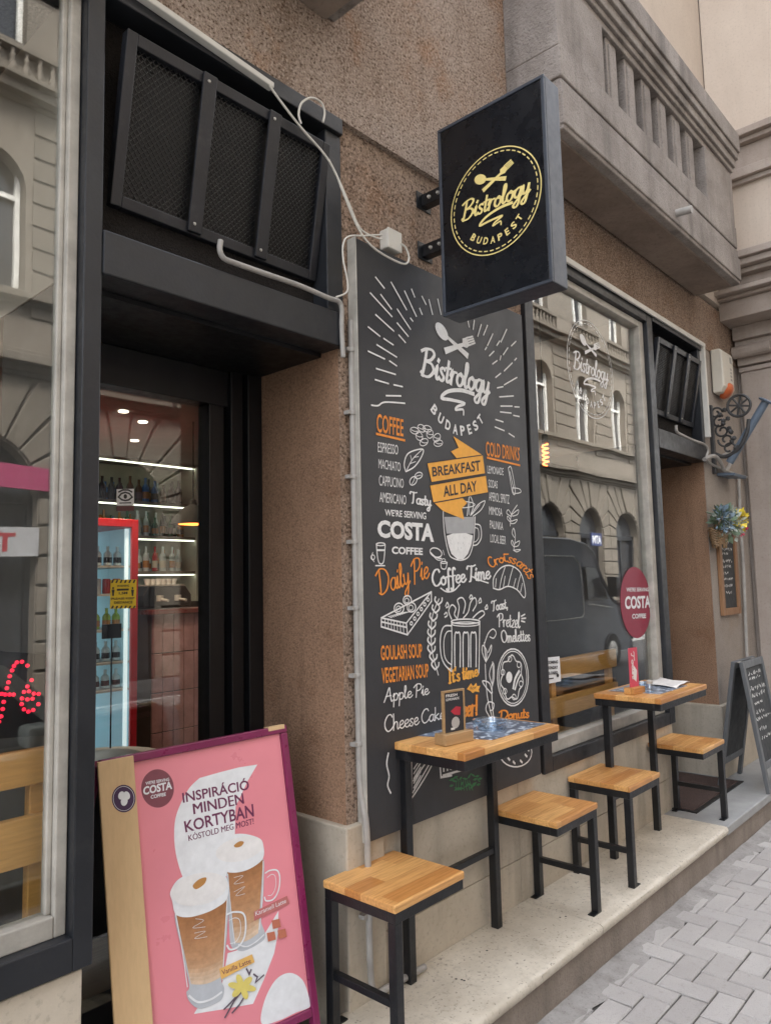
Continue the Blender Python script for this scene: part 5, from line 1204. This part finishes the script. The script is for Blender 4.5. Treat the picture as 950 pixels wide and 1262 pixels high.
# flowers hung above the framed menu
bq = thing('flower_bouquet', 'hanging bouquet of blue, white and yellow flowers in a wicker holder on the far pillar', 'bouquet', (6.02,-.09,2.07))
rb = random.Random(11); bc = Vector((5.95,-.10,2.09))
mb = MB()
for i in range(7): a = i/7; mb.tube([(bc.x+.13*(1-a*.35)*math.cos(t), -.075+.06*(1-a*.35)*math.sin(t), bc.z-.05-.13*a+.01*math.sin(5*t)) for t in [2*math.pi*j/20 for j in range(20)]], .008, 6, True)
for i in range(10): t = 2*math.pi*i/10; mb.tube([(bc.x+.135*math.cos(t), -.075+.062*math.sin(t), bc.z-.03), (bc.x+.08*math.cos(t), -.075+.04*math.sin(t), bc.z-.19)], .006, 5)
obj('wicker_holder', mb, wood('wicker', (.28,.17,.09), (.33,.21,.11), 1, 1, coat=0), bq, sm=True)
def tuft(name, col, n, sp, size, cen, seed):
    rr = random.Random(seed); mb = MB()
    for i in range(n):
        d = Vector((rr.gauss(0,1), rr.gauss(0,.55)-.35, rr.gauss(.25,.8))).normalized(); p_ = cen + Vector((d.x*sp[0], d.y*sp[1], d.z*sp[2]))*rr.uniform(.35,1); p_.y = min(p_.y, -.012)
        s_ = size*rr.uniform(.6,1.3); ax = Vector((rr.gauss(0,1), rr.gauss(0,1), rr.gauss(0,1))).normalized(); bx = d.cross(ax).normalized()*s_*.4; tip = p_+(d+ax*.4).normalized()*s_*1.2
        tip.y = min(tip.y, -.008)
        mb.add([p_-bx*.4, p_+(tip-p_)*.5-bx, tip, p_+(tip-p_)*.5+bx], [(0,1,2,3)])
    return obj(name, mb, pm('petal_'+name, col, .6, var=.35, scale=30), bq)
tuft('leaves', (.16,.22,.14), 120, (.18,.07,.12), .06, bc, 1); tuft('blue_flowers', (.20,.27,.33), 110, (.11,.06,.10), .036, bc+Vector((-.09,-.04,.03)), 2)
tuft('pale_foliage', (.42,.46,.40), 150, (.20,.09,.12), .04, bc+Vector((.06,-.04,0)), 3); tuft('yellow_flowers', (.75,.58,.06), 90, (.075,.04,.065), .032, bc+Vector((.10,-.11,.02)), 4); tuft('pink_flowers', (.60,.06,.13), 50, (.05,.04,.06), .035, bc+Vector((.26,-.04,-.04)), 5)
M['cb'] = pm('chalkboard_slate', (.035,.037,.038), .7, var=.35, scale=5)
M['cbframe'] = wood('brown_frame', (.26,.13,.06), (.32,.17,.08), .3, 2, axis=2)
fm = thing('framed_chalk_menu', 'tall narrow chalk menu in a brown wooden frame on the far pillar', 'chalk menu', (6.28,-.02,1.75))
f0, f1, fz0, fz1 = 6.07, 6.50, 1.375, 2.13
mb = MB(); mb.box(f0,f0+.055,-.035,-.007,fz0,fz1); mb.box(f1-.055,f1,-.035,-.007,fz0,fz1); mb.box(f0+.055,f1-.055,-.035,-.007,fz0,fz0+.055); mb.box(f0+.055,f1-.055,-.035,-.007,fz1-.055,fz1)
obj('frame', mb, M['cbframe'], fm, bevel=.004); obj('slate', MB().box(f0+.05,f1-.05,-.018,-.008,fz0+.05,fz1-.05), M['cb'], fm)
def scribble(mb, mp, nrm, rows, seed, w):
    rr = random.Random(seed)
    for (v, u0, u1, h) in rows:
        u = u0; pts = []
        while u < u1:
            if rr.random() < .14 and len(pts) > 3: mb.ribbon(pts, w, nrm, cap=False); pts = []; u += .05
            pts.append(mp(u, v+rr.uniform(-.5,.5)*h)); u += rr.uniform(.008,.022)
        if len(pts) > 2: mb.ribbon(pts, w, nrm, cap=False)
mb = MB(); scribble(mb, lambda u, v: Vector((f0+.07+u*.28, -.0195, fz0+.07+v*.60)), NB, [(.95,.1,.9,.06),(.86,.2,.7,.05),(.76,.05,.95,.04),(.70,.1,.6,.04),(.60,.0,.9,.05),(.53,.1,.8,.04),(.44,.05,.5,.04),(.36,.1,.9,.03),(.27,.0,.8,.04),(.18,.2,.7,.04)], 3, .005)
obj('chalk_writing', mb, M['chalk'], fm)
# A-frame chalkboard
M['greywood'] = wood('grey_painted_wood', (.085,.09,.095), (.125,.13,.135), .3, 2, axis=2, grain=.3, coat=0)
sw = thing('chalkboard_stand', 'grey wooden sandwich chalkboard standing on the doorstep at far right', 'chalkboard stand', (5.86,-.25,.19))
sx0, sx1, zt_ = 5.60, 6.08, 1.075
def leaf(y_top, y_bot, nm, txt):
    d = Vector((0, y_bot-y_top, .19-zt_)); L_ = d.length; d.normalize(); o_ = -1 if y_bot < y_top else 1; nr = d.cross(Vector((1,0,0))).normalized()
    if nr.y*o_ < 0: nr = -nr
    top = Vector((0, y_top, zt_))
    def bx(mb, x0, x1, a, b, t0, t1):
        p = lambda x, s_, t: Vector((x,0,0)) + top + d*s_ + nr*t
        mb.add([p(x0,a,t0),p(x1,a,t0),p(x1,a,t1),p(x0,a,t1),p(x0,b,t0),p(x1,b,t0),p(x1,b,t1),p(x0,b,t1)], [(0,3,2,1),(4,5,6,7),(0,1,5,4),(1,2,6,5),(2,3,7,6),(3,0,4,7)])
    mb = MB(); bx(mb, sx0, sx0+.045, 0, L_, -.012, .014); bx(mb, sx1-.045, sx1, 0, L_, -.012, .014); bx(mb, sx0+.045, sx1-.045, 0, .05, -.012, .014); bx(mb, sx0+.045, sx1-.045, L_-.20, L_-.155, -.012, .014)
    f_ = obj(nm, mb, M['greywood'], sw, bevel=.003)
    mb = MB(); bx(mb, sx0+.04, sx1-.04, .045, L_-.16, -.004, .004); obj('slate', mb, M['cb'], f_)
    if txt:
        mb = MB(); scribble(mb, lambda u, v: Vector((sx0+.06+u*.36,0,0)) + top + d*(.07+(1-v)*.58) + nr*.0055, nr, [(.96,.1,.9,.04),(.90,.1,.8,.03),(.78,.0,1,.06),(.70,.05,.9,.05),(.60,.1,.7,.03),(.50,.1,.6,.05),(.42,.0,.95,.04),(.30,.1,.55,.05),(.2,.1,.8,.04)], 9, .006)
        obj('chalk_writing', mb, M['chalk'], f_)
leaf(-.275, -.395, 'front_leaf', True); leaf(-.225, -.075, 'rear_leaf', False)
parts('hinge', ((sx0+.06, sx0+.11, -.272, -.228, zt_-.012, zt_-.006),(sx1-.11, sx1-.06, -.272, -.228, zt_-.012, zt_-.006)), M['alu'], sw)
# doormat on the right doorstep
dm = thing('doormat', 'worn dark brown doormat on the right doorstep', 'doormat', (5.35,.06,.19))
mb = MB(); mb.box(4.92,5.80,-.14,.34,.189,.197); obj('mat', mb, stucco('mat_bristle', (.11,.075,.065), (.07,.05,.045), .6, grain=200, dots=.6), dm, bevel=.004)
mb = MB(); mb.box(4.89,5.83,-.17,-.141,.1885,.194); mb.box(4.89,5.83,.341,.37,.1885,.194); mb.box(4.89,4.919,-.141,.341,.1885,.194); mb.box(5.801,5.83,-.141,.341,.1885,.194)
obj('rubber_edge', mb, M['black'], dm)
# ================================================================== INSIDE, seen through the glass
M['ledw'] = emit('shelf_led', (.95,1.0,.80), .42); M['fridge_in'] = emit('fridge_back_glow', (.62,.90,1.0), .035); M['spot'] = emit('ceiling_spot', (1,.88,.7), .8)
M['red'] = pm('fridge_red', (.50,.02,.03), .35, var=.1); M['shelfw'] = pm('shelf_wood', (.20,.17,.13), .5, var=.2); M['shelf_back'] = pm('shelf_back', (.30,.29,.22), .7, var=.15, scale=8)
# back bar
su = thing('bottle_shelf', 'lit bar shelves full of bottles on the back wall seen through the left door', 'shelf unit', (3.9,4.8,1.4))
YB_ = 4.62
ux0, ux1 = onY(112, 640, YB_).x, onY(241, 640, YB_).x
zs = [onY(205, y, YB_).z for y in (620, 661, 704, 742)]; ztop = onY(205, 577, YB_).z
obj('back_panel', MB().box(ux0, ux1, 4.90, 4.93, zs[-1], ztop+.03), M['shelf_back'], su)
obj('side_panel', MB().box(ux1, ux1+.06, YB_-.02, 4.93, zs[-1], ztop+.05), pm('shelf_side', (.55,.53,.45), .5), su)
for z in zs[:3]: obj('shelf', MB().box(ux0, ux1-.001, YB_, 4.90, z-.03, z), M['shelfw'], su, bevel=.002)
obj('top', MB().box(ux0, ux1, YB_, 4.93, ztop+.032, ztop+.06), M['shelfw'], su)
for z in [ztop+.03]+[z-.031 for z in zs[:3]]: obj('light_strip', MB().box(ux0+.01, ux1-.01, YB_+.01, YB_+.03, z-.012, z), M['ledw'], su)
def bottle_me(r, h, neck, kind):
    if kind == 'can': prof = [(r*.85,0),(r,.008),(r,h-.01),(r*.85,h),(0,h)]
    else: prof = [(0,0),(r,.004),(r,h*.58),(r*.75,h*.68),(neck,h*.76),(neck,h*.97),(neck*1.15,h*.975),(neck*1.1,h),(0,h)]
    mb = MB(); mb.lathe(prof, (0,0,0), 12); return mb
BM = {n: pm('bottle_'+n, c, .15, var=.15, scale=20) for n, c in dict(brown=(.10,.04,.015), green=(.03,.10,.04), dark=(.02,.015,.015), amber=(.42,.18,.04), clear=(.42,.46,.46), blue=(.05,.16,.42), red=(.40,.03,.03), lime=(.30,.42,.05), wine=(.05,.01,.015), silver=(.5,.5,.5)).items()}
BM['clear'] = pm('bottle_frosted', (.55,.62,.62), .12)
BM['lbl2'] = pm('bottle_label_dark', (.10,.03,.03), .5); BM['lbl'] = pm('bottle_label', (.62,.58,.48), .6)
protos = {}
WORD = dict(dark='black', blue='blue', clear='clear', wine='dark red', brown='brown', amber='amber', green='green', silver='silver', red='red', lime='yellow green')
def bottle(mat, r, h, loc, label, group, kind='bottle'):
    key = (mat, round(r,3), round(h,3), kind)
    if key not in protos:
        o = obj(kind, bottle_me(r, h, r*.36, kind), BM[mat], sm=True, local=True)
        if kind == 'bottle':
            l = obj('label', MB().lathe([(r+.0006,h*.15),(r+.0008,h*.16),(r+.0008,h*.42),(r+.0006,h*.43)], (0,0,0), 12), rb.choice((BM['lbl'], BM['dark'], BM['amber'], BM['lbl2'])), o, sm=True, local=True)
        protos[key] = o; first = True
    else:
        s_ = protos[key]; o = s_.copy(); link(o)
        for ch in s_.children: c_ = ch.copy(); link(c_, o)
    o.location = loc; MW[o.name] = Matrix.Translation(loc); tag(o, label, kind, group); return o
rb = random.Random(21)
sets = [(zs[0], ['dark','blue','dark','blue','clear','blue','dark','wine','wine','wine','brown'], 'top'), (zs[1], ['amber','clear','amber','clear','green','blue','clear','dark','green','amber'], 'middle'), (zs[2], ['clear','clear','silver','clear','brown','amber','clear','dark','brown','red'], 'lowest')]
for z, cols, nm in sets:
    n = 22
    for i in range(n):
        m_ = cols[i % len(cols)] if rb.random() < .6 else rb.choice(cols); x = ux0+.05+(ux1-ux0-.10)*(i+.5*(i % 2))/n+rb.uniform(-.01,.01)
        bottle(m_, rb.choice((.027,.031,.035)), rb.choice((.19,.225,.25)), (x, YB_+.07+(.09 if i % 2 else 0)+rb.uniform(0,.03), z), f'small {WORD[m_]} bottle in the row on the {nm} lit bar shelf', f'bottles on the {nm} bar shelf')
# counter and coffee machine
cx0, cx1 = onY(186, 800, 3.7).x, onY(262, 800, 3.7).x; cz = onY(205, 751, 3.7).z
co = thing('bar_counter', 'bar counter with a tiled front tinted for pink light seen through the left door', 'counter', (3.6,3.8,.15))
tm_ = pm('counter_tiles', (.40,.22,.22), .35, var=.25, scale=6)  # pink light on the tiles is put into their colour
mb = MB(); 
for i in range(6):
    for j in range(4): mb.box(cx0+(cx1-cx0)*i/6+.004, cx0+(cx1-cx0)*(i+1)/6-.004, 3.68, 3.70, .16+(cz-.2)*j/4+.004, .16+(cz-.2)*(j+1)/4-.004)
obj('front', mb, tm_, co, bevel=.003); obj('carcass', MB().box(cx0, cx1, 3.70, 4.05, .15, cz-.041), M['in_wall'], co); obj('top', MB().box(cx0-.03, cx1, 3.64, 4.12, cz-.04, cz), pm('counter_top', (.16,.04,.035), .3), co, bevel=.004)
em = thing('espresso_machine', 'black espresso machine standing on the bar counter', 'coffee machine', (3.6,3.9,cz))
ma, mbx = onY(176, 740, 3.75).x, onY(236, 740, 3.75).x
mb = MB(); mb.prism([(ma, 3.75, cz+.02),(mbx, 3.75, cz+.02),(mbx+.0, 3.75, cz+.12),(mbx-.06, 3.75, cz+.20),(ma+.05, 3.75, cz+.20),(ma, 3.75, cz+.12)], (0,.35,0)); obj('body', mb, M['black'], em, bevel=.01)
obj('cup_rail', MB().box(ma+.04, mbx-.05, 3.78, 4.06, cz+.202, cz+.212), M['alu'], em)
mb = MB()
for i in range(6): mb.lathe([(.02,0),(.032,.05),(.03,.05),(.018,.004),(0,.004)], (ma+.10+i*(mbx-ma-.22)/5, 3.85, cz+.213), 10)
o = obj('cups', mb, M['foam'], em, sm=True); o['kind'] = 'stuff'
for x in (ma+.15, mbx-.15): obj('group_head', MB().lathe([(.03,0),(.03,.05)], (x, 3.73, cz+.07), 10).tube([(x,3.72,cz+.085),(x,3.60,cz+.075)], .012, 8), M['alu'], em, sm=True)
# drinks fridge with red door frame
YF = 3.3; fx1 = onY(168, 700, YF).x; fz1 = onY(168, 641, YF).z; fx0_ = fx1-.74
fg = thing('drinks_fridge', 'tall lit drinks fridge with a red door frame, seen through the left door', 'fridge', ((fx0_+fx1)/2, YF, .15))
mb = MB(); mb.box(fx0_, fx0_+.03, YF, YF+.6, .15, fz1); mb.box(fx1-.03, fx1, YF, YF+.6, .15, fz1); mb.box(fx0_+.03, fx1-.03, YF, YF+.6, fz1-.06, fz1); mb.box(fx0_+.03, fx1-.03, YF, YF+.6, .15, .35)
obj('body', mb, M['red'], fg, bevel=.004)
parts('self_lit_liner', ((fx0_+.031, fx0_+.036, YF, YF+.559, .35, fz1-.061), (fx1-.036, fx1-.031, YF, YF+.559, .35, fz1-.061)), emit('fridge_liner_glow', (.5,.78,.88), .016), fg)  # side linings glow by themselves to look lit
obj('self_lit_back', MB().box(fx0_+.03, fx1-.03, YF+.56, YF+.59, .35, fz1-.06), M['fridge_in'], fg)  # back wall glows itself in place of lamplight on it
mb = MB(); mb.box(fx0_, fx0_+.05, YF-.03, YF-.002, .18, fz1); mb.box(fx1-.055, fx1, YF-.03, YF-.002, .18, fz1); mb.box(fx0_+.05, fx1-.055, YF-.03, YF-.002, fz1-.06, fz1); mb.box(fx0_+.05, fx1-.055, YF-.03, YF-.002, .18, .32)
fd = obj('door', mb, M['red'], fg, bevel=.004); obj('light_tube', MB().box(fx1-.085, fx1-.06, YF+.01, YF+.03, .36, fz1-.07), emit('fridge_tube', (.8,.97,1.0), .09), fg)
fzs = [onY(145, y, YF+.15).z for y in (697, 731, 774, 813, 846)]
for z in fzs: obj('rack', MB().box(fx0_+.037, fx1-.037, YF+.03, YF+.55, z-.02, z-.004), M['alu'], fg)
for z, m_, kd, nm, h in ((fzs[0],'clear','bottle','top rack',.15),(fzs[1],'red','can','second rack',.115),(fzs[2],'green','bottle','third rack',.16),(fzs[3],'clear','bottle','fourth rack',.15),(fzs[4],'clear','bottle','lowest rack',.14)):
    for i in range(8):
        mm_ = m_ if not (m_ == 'green' and i > 4) else 'lime'
        if m_ == 'red' and i % 3 == 2: mm_ = 'silver'
        bottle(mm_, .031, h, (fx0_+.08+i*.082, YF+.14+rb.uniform(-.01,.01), z-.003), f'small {WORD[mm_]} drink {kd} in the row on the {nm} of the red fridge', f'drinks on the {nm} of the fridge', kd)
# pendant lamp
pl = thing('pendant_lamp', 'black pendant lamp with a glowing orange inside near the bar', 'pendant lamp', onY(236,640,2.9))
c = onY(238, 646, 2.9)
obj('shade', MB().lathe([(.17,0),(.15,.05),(.08,.12),(.03,.15),(.02,.19),(0,.19)], c, 20), pm('lamp_shade_black', (.008,.008,.008), .8, spec=.1), pl, sm=True)
obj('bulb', MB().lathe([(0,-.012),(.15,.004),(0,.005)], c, 16), emit('lamp_orange', (1,.22,.04), .8), pl, sm=True); obj('cord', MB().tube([c+Vector((0,0,.19)), Vector((c.x, c.y, 2.98))], .005, 6), M['black'], pl)
for i, (px, py) in enumerate(((152,507),(166,543),(176,520))):
    p_ = onZ(px, py, 2.975)
    if not (2.4 < p_.y < 5.2): p_ = Vector((3.2+.5*i, 3.2+.4*i, 2.975))
    pd = bpy.data.lights.new('ceiling_spotlight', 'SPOT'); pd.energy = 7; pd.spot_size = R(115); pd.spot_blend = .6; pd.color = (1,.80,.58); pd.shadow_soft_size = .05; po = bpy.data.objects.new('ceiling_spotlight_lamp', pd)
    l = obj('ceiling_spotlight', MB().lathe([(0,-.004),(.035,-.004),(.035,.004)], p_, 14), M['spot'], sm=True); tag(l, 'small round spotlight in the dropped ceiling above the bar', 'ceiling light', 'spotlights above the bar'); link(po, l); po.location = p_ - Vector((0,0,.05))
# chairs: moulded grey shells
M['shell'] = pm('chair_shell', (.62,.59,.54), .4, var=.08)
def shell_chair(loc, rz, label):
    t = thing('chair', label, 'chair', loc, rz, 'moulded grey chairs inside')
    vs = []; fs = []; n, m_ = 14, 11
    for i in range(n):
        v = i/(n-1)
        for j in range(m_):
            u = j/(m_-1)*2-1
            if v < .5: y = -.2+.4*(v/.5); z = .45+.02*abs(u)**3+.035*abs(u)**2; w = .21
            else: q = (v-.5)/.5; y = .20+.10*q+.03*math.sin(q*3); z = .45+.36*q-.05*q*abs(u)**2.5; w = .21-.03*q**3; y -= .12*abs(u)**2*(1-.2*q)
            if v < .5: z += .0
            vs.append((u*w, y, z+.10*abs(u)**4*max(0, .5-abs(v-.45))))
    for i in range(n-1):
        for j in range(m_-1): fs.append((i*m_+j, i*m_+j+1, (i+1)*m_+j+1, (i+1)*m_+j))
    o = obj('shell', MB().add(vs, fs), M['shell'], t, sm=True, local=True); s_ = o.modifiers.new('th','SOLIDIFY'); s_.thickness = .012
    for x in (-1,1):
        for y in (-1,1): obj('leg', MB().tube([(x*.14,y*.12+.02,.455),(x*.20,y*.2+.02,.0)], .012, 8), M['black'], t, sm=True, local=True)
    return t
ch0 = shell_chair((onY(172,905,1.0).x,1.02,.145), R(205), 'grey moulded chair nearest the left door glass')
dup(ch0, (onY(132,880,1.6).x,1.62,.145), R(150), 'grey moulded chair standing deeper inside behind the nearest one'); dup(ch0, (1.35,1.9,.145), R(30), 'grey moulded chair farther inside to the left')
ct = thing('cafe_table', 'small round table between the grey chairs behind the left door', 'table', (1.75,1.45,.145))
obj('top', MB().lathe([(0,.70),(.33,.70),(.33,.725),(0,.725)], (1.75,1.5,.145), 28), pm('table_grey', (.55,.52,.47), .35), ct, bevel=.003); obj('post', MB().tube([(1.75,1.5,.16),(1.75,1.5,.85)], .03, 12), M['black'], ct, sm=True); obj('foot', MB().lathe([(.22,0),(.22,.015),(.04,.03)], (1.75,1.5,.146), 24), M['black'], ct, sm=True)
cdh = thing('table_sign', 'small black sign on a thin stand on the inside table', 'table sign', (1.7,1.45,.87))
a = onY(138, 778, 1.45); obj('plate', MB().box(a.x-.05, a.x+.05, 1.448, 1.456, a.z-.035, a.z+.035), M['black'], cdh, bevel=.002); obj('stem', MB().tube([(a.x,1.452,.872),(a.x,1.452,a.z-.035)], .004, 8), M['black'], cdh, sm=True)
# benches behind the windows
def bench(name, label, x0, x1, y, zu, zl, posts):
    t = thing(name, label, 'bench', ((x0+x1)/2, y, .46))
    obj('back_rail', MB().box(x0, x1, y, y+.028, *zu), M['bench'], t, bevel=.004); obj('back_rail', MB().box(x0, x1, y-.001, y+.027, *zl), M['bench'], t, bevel=.004)
    for x in posts: obj('post', MB().box(x-.025, x+.025, y+.029, y+.065, .46, zu[1]-.01), M['bench'], t, bevel=.003)
    obj('seat', MB().box(x0, x1, y+.07, y+.48, .62, .65), M['bench'], t, bevel=.004)
    for x in (x0+.08, x1-.08): obj('leg', MB().box(x-.03, x+.03, y+.38, y+.44, .15 if y+.38 > .57 else .46, .6195), M['bench'], t)
    return t
yb = .115
bench('bench', 'wooden bench with wide back rails behind the left window', -2.4, onY(66,950,yb).x, yb, (onY(40,968,yb).z, onY(40,924,yb).z), (onY(40,1066,yb).z, onY(40,1006,yb).z), (onY(66,950,yb).x-.026, -.6))
yb = .27
bench('bench', 'wooden bench with wide back rails behind the right window', 3.40, 4.80, yb, (onY(740,826,yb).z, onY(740,803,yb).z), (onY(705,880,yb).z, onY(705,855,yb).z), (4.76, 4.0, 3.45))
it = thing('cafe_table', 'wooden table laid with small things behind the right window', 'table', (4.0,.9,.145))
obj('top', MB().box(3.5,4.5,.85,1.4,.86,.89), wood('table_brown', (.24,.11,.05), (.3,.14,.06), .2, 1), it, bevel=.004)
for x in (3.56,4.44):
    for y in (.91,1.34): obj('leg', MB().box(x-.03,x+.03,y-.03,y+.03,.146,.8595), M['black'], it)
nb_ = obj('napkin_box', MB().box(3.9,4.05,1.0,1.1,.891,.99), pm('napkin_red', (.35,.04,.03), .5), bevel=.005); tag(nb_, 'small red box on the table behind the right window', 'box')
cs = obj('cushion', MB().lathe([(0,-.10),(.14,-.08),(.19,-.01),(.17,.06),(.10,.10),(0,.11)], (.52,.40,.57), 20), pm('cushion_grey', (.30,.27,.23), .9, var=.2, scale=12, bump=.5, bscale=25), sm=True); tag(cs, 'crumpled pale cushion on the floor behind the left window', 'cushion')
cs.scale = (1,.55,1); cs.location = (0,.18,0)
# glowing filament lamp in the right window
fl = thing('filament_lamp', 'glowing orange spiral filament lamp hanging inside the right window', 'lamp', onY(672,557,.35))
c = onY(672, 560, .35)
obj('filament', MB().tube([(c.x+.018*math.cos(t), .35+.018*math.sin(t), c.z-.07+.14*t/31.4) for t in [31.4*i/70 for i in range(71)]], .005, 6), emit('filament', (1,.20,.05), .9), fl, sm=True)
obj('cord', MB().tube([(c.x,.35,c.z+.08),(c.x,.35,ZL-.001)], .004, 6), M['black'], fl); obj('socket', MB().lathe([(.02,0),(.02,.05),(.006,.06)], (c.x,.35,c.z+.075), 10), M['black'], fl, sm=True)

# ================================================================== VEHICLES reflected in the windows
def loft(secs):
    """closed skin over equal-length cross-sections"""
    mb = MB(); n = len(secs[0]); vs = [p for s_ in secs for p in s_]; fs = []
    for i in range(len(secs)-1):
        for k in range(n): fs.append((i*n+k, i*n+(k+1)%n, (i+1)*n+(k+1)%n, (i+1)*n+k))
    fs.append(tuple(range(n-1,-1,-1))); fs.append(tuple((len(secs)-1)*n+k for k in range(n))); return mb.add(vs, fs)
def wheel(t, x, y, z, r, s_):
    w = obj('wheel', MB().lathe([(r*.6,0),(r*.95,0),(r,.03),(r,.17),(r*.95,.2),(r*.6,.2)], (x, y-.1, z), 28, (0,1,0)), M['black'], t, sm=True)
    obj('rim', MB().lathe([(0,0),(r*.62,.0),(r*.62,.03),(r*.5,.05),(0,.05)], (x, y+s_*.085-(.025), z), 24, (0,1,0)), M['alu'], w, sm=True)
def car():
    P_ = pm('car_paint', (.36,.38,.34), .3, var=.02, scale=.4, coat=.6); t = thing('parked_car', 'pale silver green parked car reflected in the left window', 'car', (1.0,-3.05,-.13))
    yc = -3.04; x0, x1 = -1.1, 3.1; z0 = -.13
    prof = [(0,.30),(.02,.62),(.10,.80),(.55,.90),(.78,.95),(1.25,1.30),(1.6,1.43),(2.3,1.46),(2.8,1.40),(3.25,.98),(3.9,.90),(4.15,.78),(4.22,.55),(4.2,.28)]
    body = [p if p[1] < .97 else (p[0], .95) for p in prof]
    secs = [[(x1-p[0]*-1*0 - (4.22-p[0]), yc+s*w, z0+.18+(p[1]-.18)*h) for p in body] for s, w, h in ((-1,.88,.80),(-1,.93,.97),(-1,.86,1.0),(1,.86,1.0),(1,.93,.97),(1,.88,.80))]
    obj('body', loft([[ (q[0], q[1], q[2]) for q in s_] for s_ in secs]), P_, t, sm=True, bevel=.01)
    gh = [(.62,.93),(.80,.96),(1.25,1.30),(1.6,1.43),(2.3,1.46),(2.8,1.40),(3.25,.97)]
    secs = [[(x1-4.22+p[0], yc+s*w*(1-.22*max(0,(p[1]-.95)/.5)), z0+p[1]) for p in gh] for s, w in ((-1,.84),(-1,.80),(1,.80),(1,.84))]
    obj('roof', loft(secs), P_, t, sm=True)
    for s in (-1, 1):
        yw = lambda z: yc+s*(.845*(1-.22*max(0,(z-.95)/.5))+.006)
        for nm, q in (('side_window', [(.95,.98),(1.30,1.27),(1.66,1.385),(1.95,1.395),(1.95,.98)]), ('side_window', [(2.02,.98),(2.02,1.395),(2.35,1.395),(2.72,1.33),(3.08,.98)])):
            mb = MB(); mb.prism([(x1-4.22+a, yw(b), z0+b) for a, b in q], (0, s*.004, 0)); obj(nm, mb, M['op_dark'], t)
        mb = MB(); mb.box(x1-4.22+2.8, x1-4.22+2.95, yc+s*.86, yc+s*1.02, z0+.98, z0+1.10); obj('wing_mirror', mb, P_, t, bevel=.03)
        obj('door_handle', MB().box(x1-4.22+2.1, x1-4.22+2.3, yc+s*.93, yc+s*.955, z0+.80, z0+.83), P_, t, bevel=.008)
        obj('headlight', MB().lathe([(0,.03),(.10,.02),(.11,-.04)], (x1-.10, yc+s*.62, z0+.68), 14, (1,0,.2)), M['dglass'], t, sm=True)
    for x in (x1-4.22+.78, x1-4.22+3.4):
        for s in (-1, 1): wheel(t, x, yc+s*.80, z0+.31, .31, s)
car()
def van():
    P_ = pm('van_paint', (.085,.092,.105), .35, var=.02, scale=.4, coat=.4); t = thing('parked_van', 'dark grey panel van reflected in the right shop window', 'van', (12.8,-5.3,-.13))
    yc = -5.75; x1 = 15.3; z0 = -.13; Ln = 5.9
    prof = [(0,.35),(0,2.50),(.12,2.62),(3.6,2.62),(4.1,2.55),(4.45,2.36),(4.85,1.75),(5.05,1.42),(5.6,1.22),(5.82,1.05),(5.9,.6),(5.86,.32)]
    secs = [[(x1-Ln+p[0], yc+s*w*(1-.10*max(0,(p[1]-1.2)/1.4)), z0+p[1]*h+(1-h)*.3) for p in prof] for s, w, h in ((-1,.95,.93),(-1,1.0,.985),(-1,.90,1.0),(1,.90,1.0),(1,1.0,.985),(1,.95,.93))]
    obj('body', loft(secs), P_, t, sm=True, bevel=.01)
    sv = lambda s, z: yc+s*(.965*(1-.10*max(0,(z-1.2)/1.4))+.012)
    for s in (-1, 1):
        for q in ([(4.0,1.40),(4.0,2.05),(4.45,2.02),(4.78,1.62),(4.86,1.40)],):
            mb = MB(); mb.prism([(x1-Ln+a, sv(s,b), z0+b) for a, b in q], (0,s*.01,0)); obj('side_window', mb, M['op_dark'], t)
        mb = MB()
        pts = [(x1-Ln+a, sv(s,b)+s*.012, z0+b) for a, b in ((.3,2.25),(3.6,2.25),(3.78,2.1),(3.78,1.15),(3.7,1.08),(.3,1.08))]; mb.tube(pts, .012, 6); obj('trim_line', mb, M['alu'], t, sm=True)
        mb = MB(); mb.box(x1-Ln+4.75, x1-Ln+4.92, yc+s*1.02, yc+s*1.22, z0+1.45, z0+1.85); obj('wing_mirror', mb, M['black'], t, bevel=.03)
        mb = MB(); mb.tube([(x1-Ln+4.0, sv(s,1.3)+s*.012, z0+1.32),(x1-Ln+4.95, sv(s,1.3)+s*.012, z0+1.22)], .012, 6); obj('belt_line', mb, M['alu'], t, sm=True)
    mb = MB(); mb.prism([(x1-Ln+4.50,yc-.74,z0+2.32),(x1-Ln+4.50,yc+.74,z0+2.32),(x1-Ln+5.05,yc+.84,z0+1.46),(x1-Ln+5.05,yc-.84,z0+1.46)], (.012,0,.01)); obj('windscreen', mb, M['op_dark'], t)
    for x in (x1-Ln+1.1, x1-Ln+4.95):
        for s in (-1, 1): wheel(t, x, yc+s*.88, z0+.35, .35, s)
van()
# signs across the street
def far_sign(name, label, x, z, w, h, mat, words, tm, Y=-9.38, x_text=None, w_text=None):
    t = thing(name, label, 'sign', (x, Y, z)); obj('board', MB().box(x-w/2, x+w/2, Y-.05, Y, z-h/2, z+h/2), mat, t, bevel=.004)
    if words: m_ = MB(); put_text(m_, words, rmap((x_text or x+w*.42, Y+.003, z-h*.30), (-1,0,0), (0,0,1), w_text or w*.84, h*.6), .03); obj('lettering', m_, tm, t)
    return t
far_sign('shop_sign', 'white sign with red letters reflected in the left window', 3.93, 2.45, 1.7, .42, ink('sign_grey_white', (.34,.34,.35)), 'TH', ink('sign_red', (.30,.02,.03)), x_text=4.42, w_text=.62)
far_sign('pink_sign', 'plain pink sign reflected in the left window', 4.06, 3.42, 1.75, .36, ink('pink_panel', (.30,.03,.10)), '', None)
far_sign('bank_sign', 'small navy sign with white letters reflected in the right window', 23.2, 3.0, .9, .42, ink('navy', (.02,.035,.12)), 'ATM', M['w'])
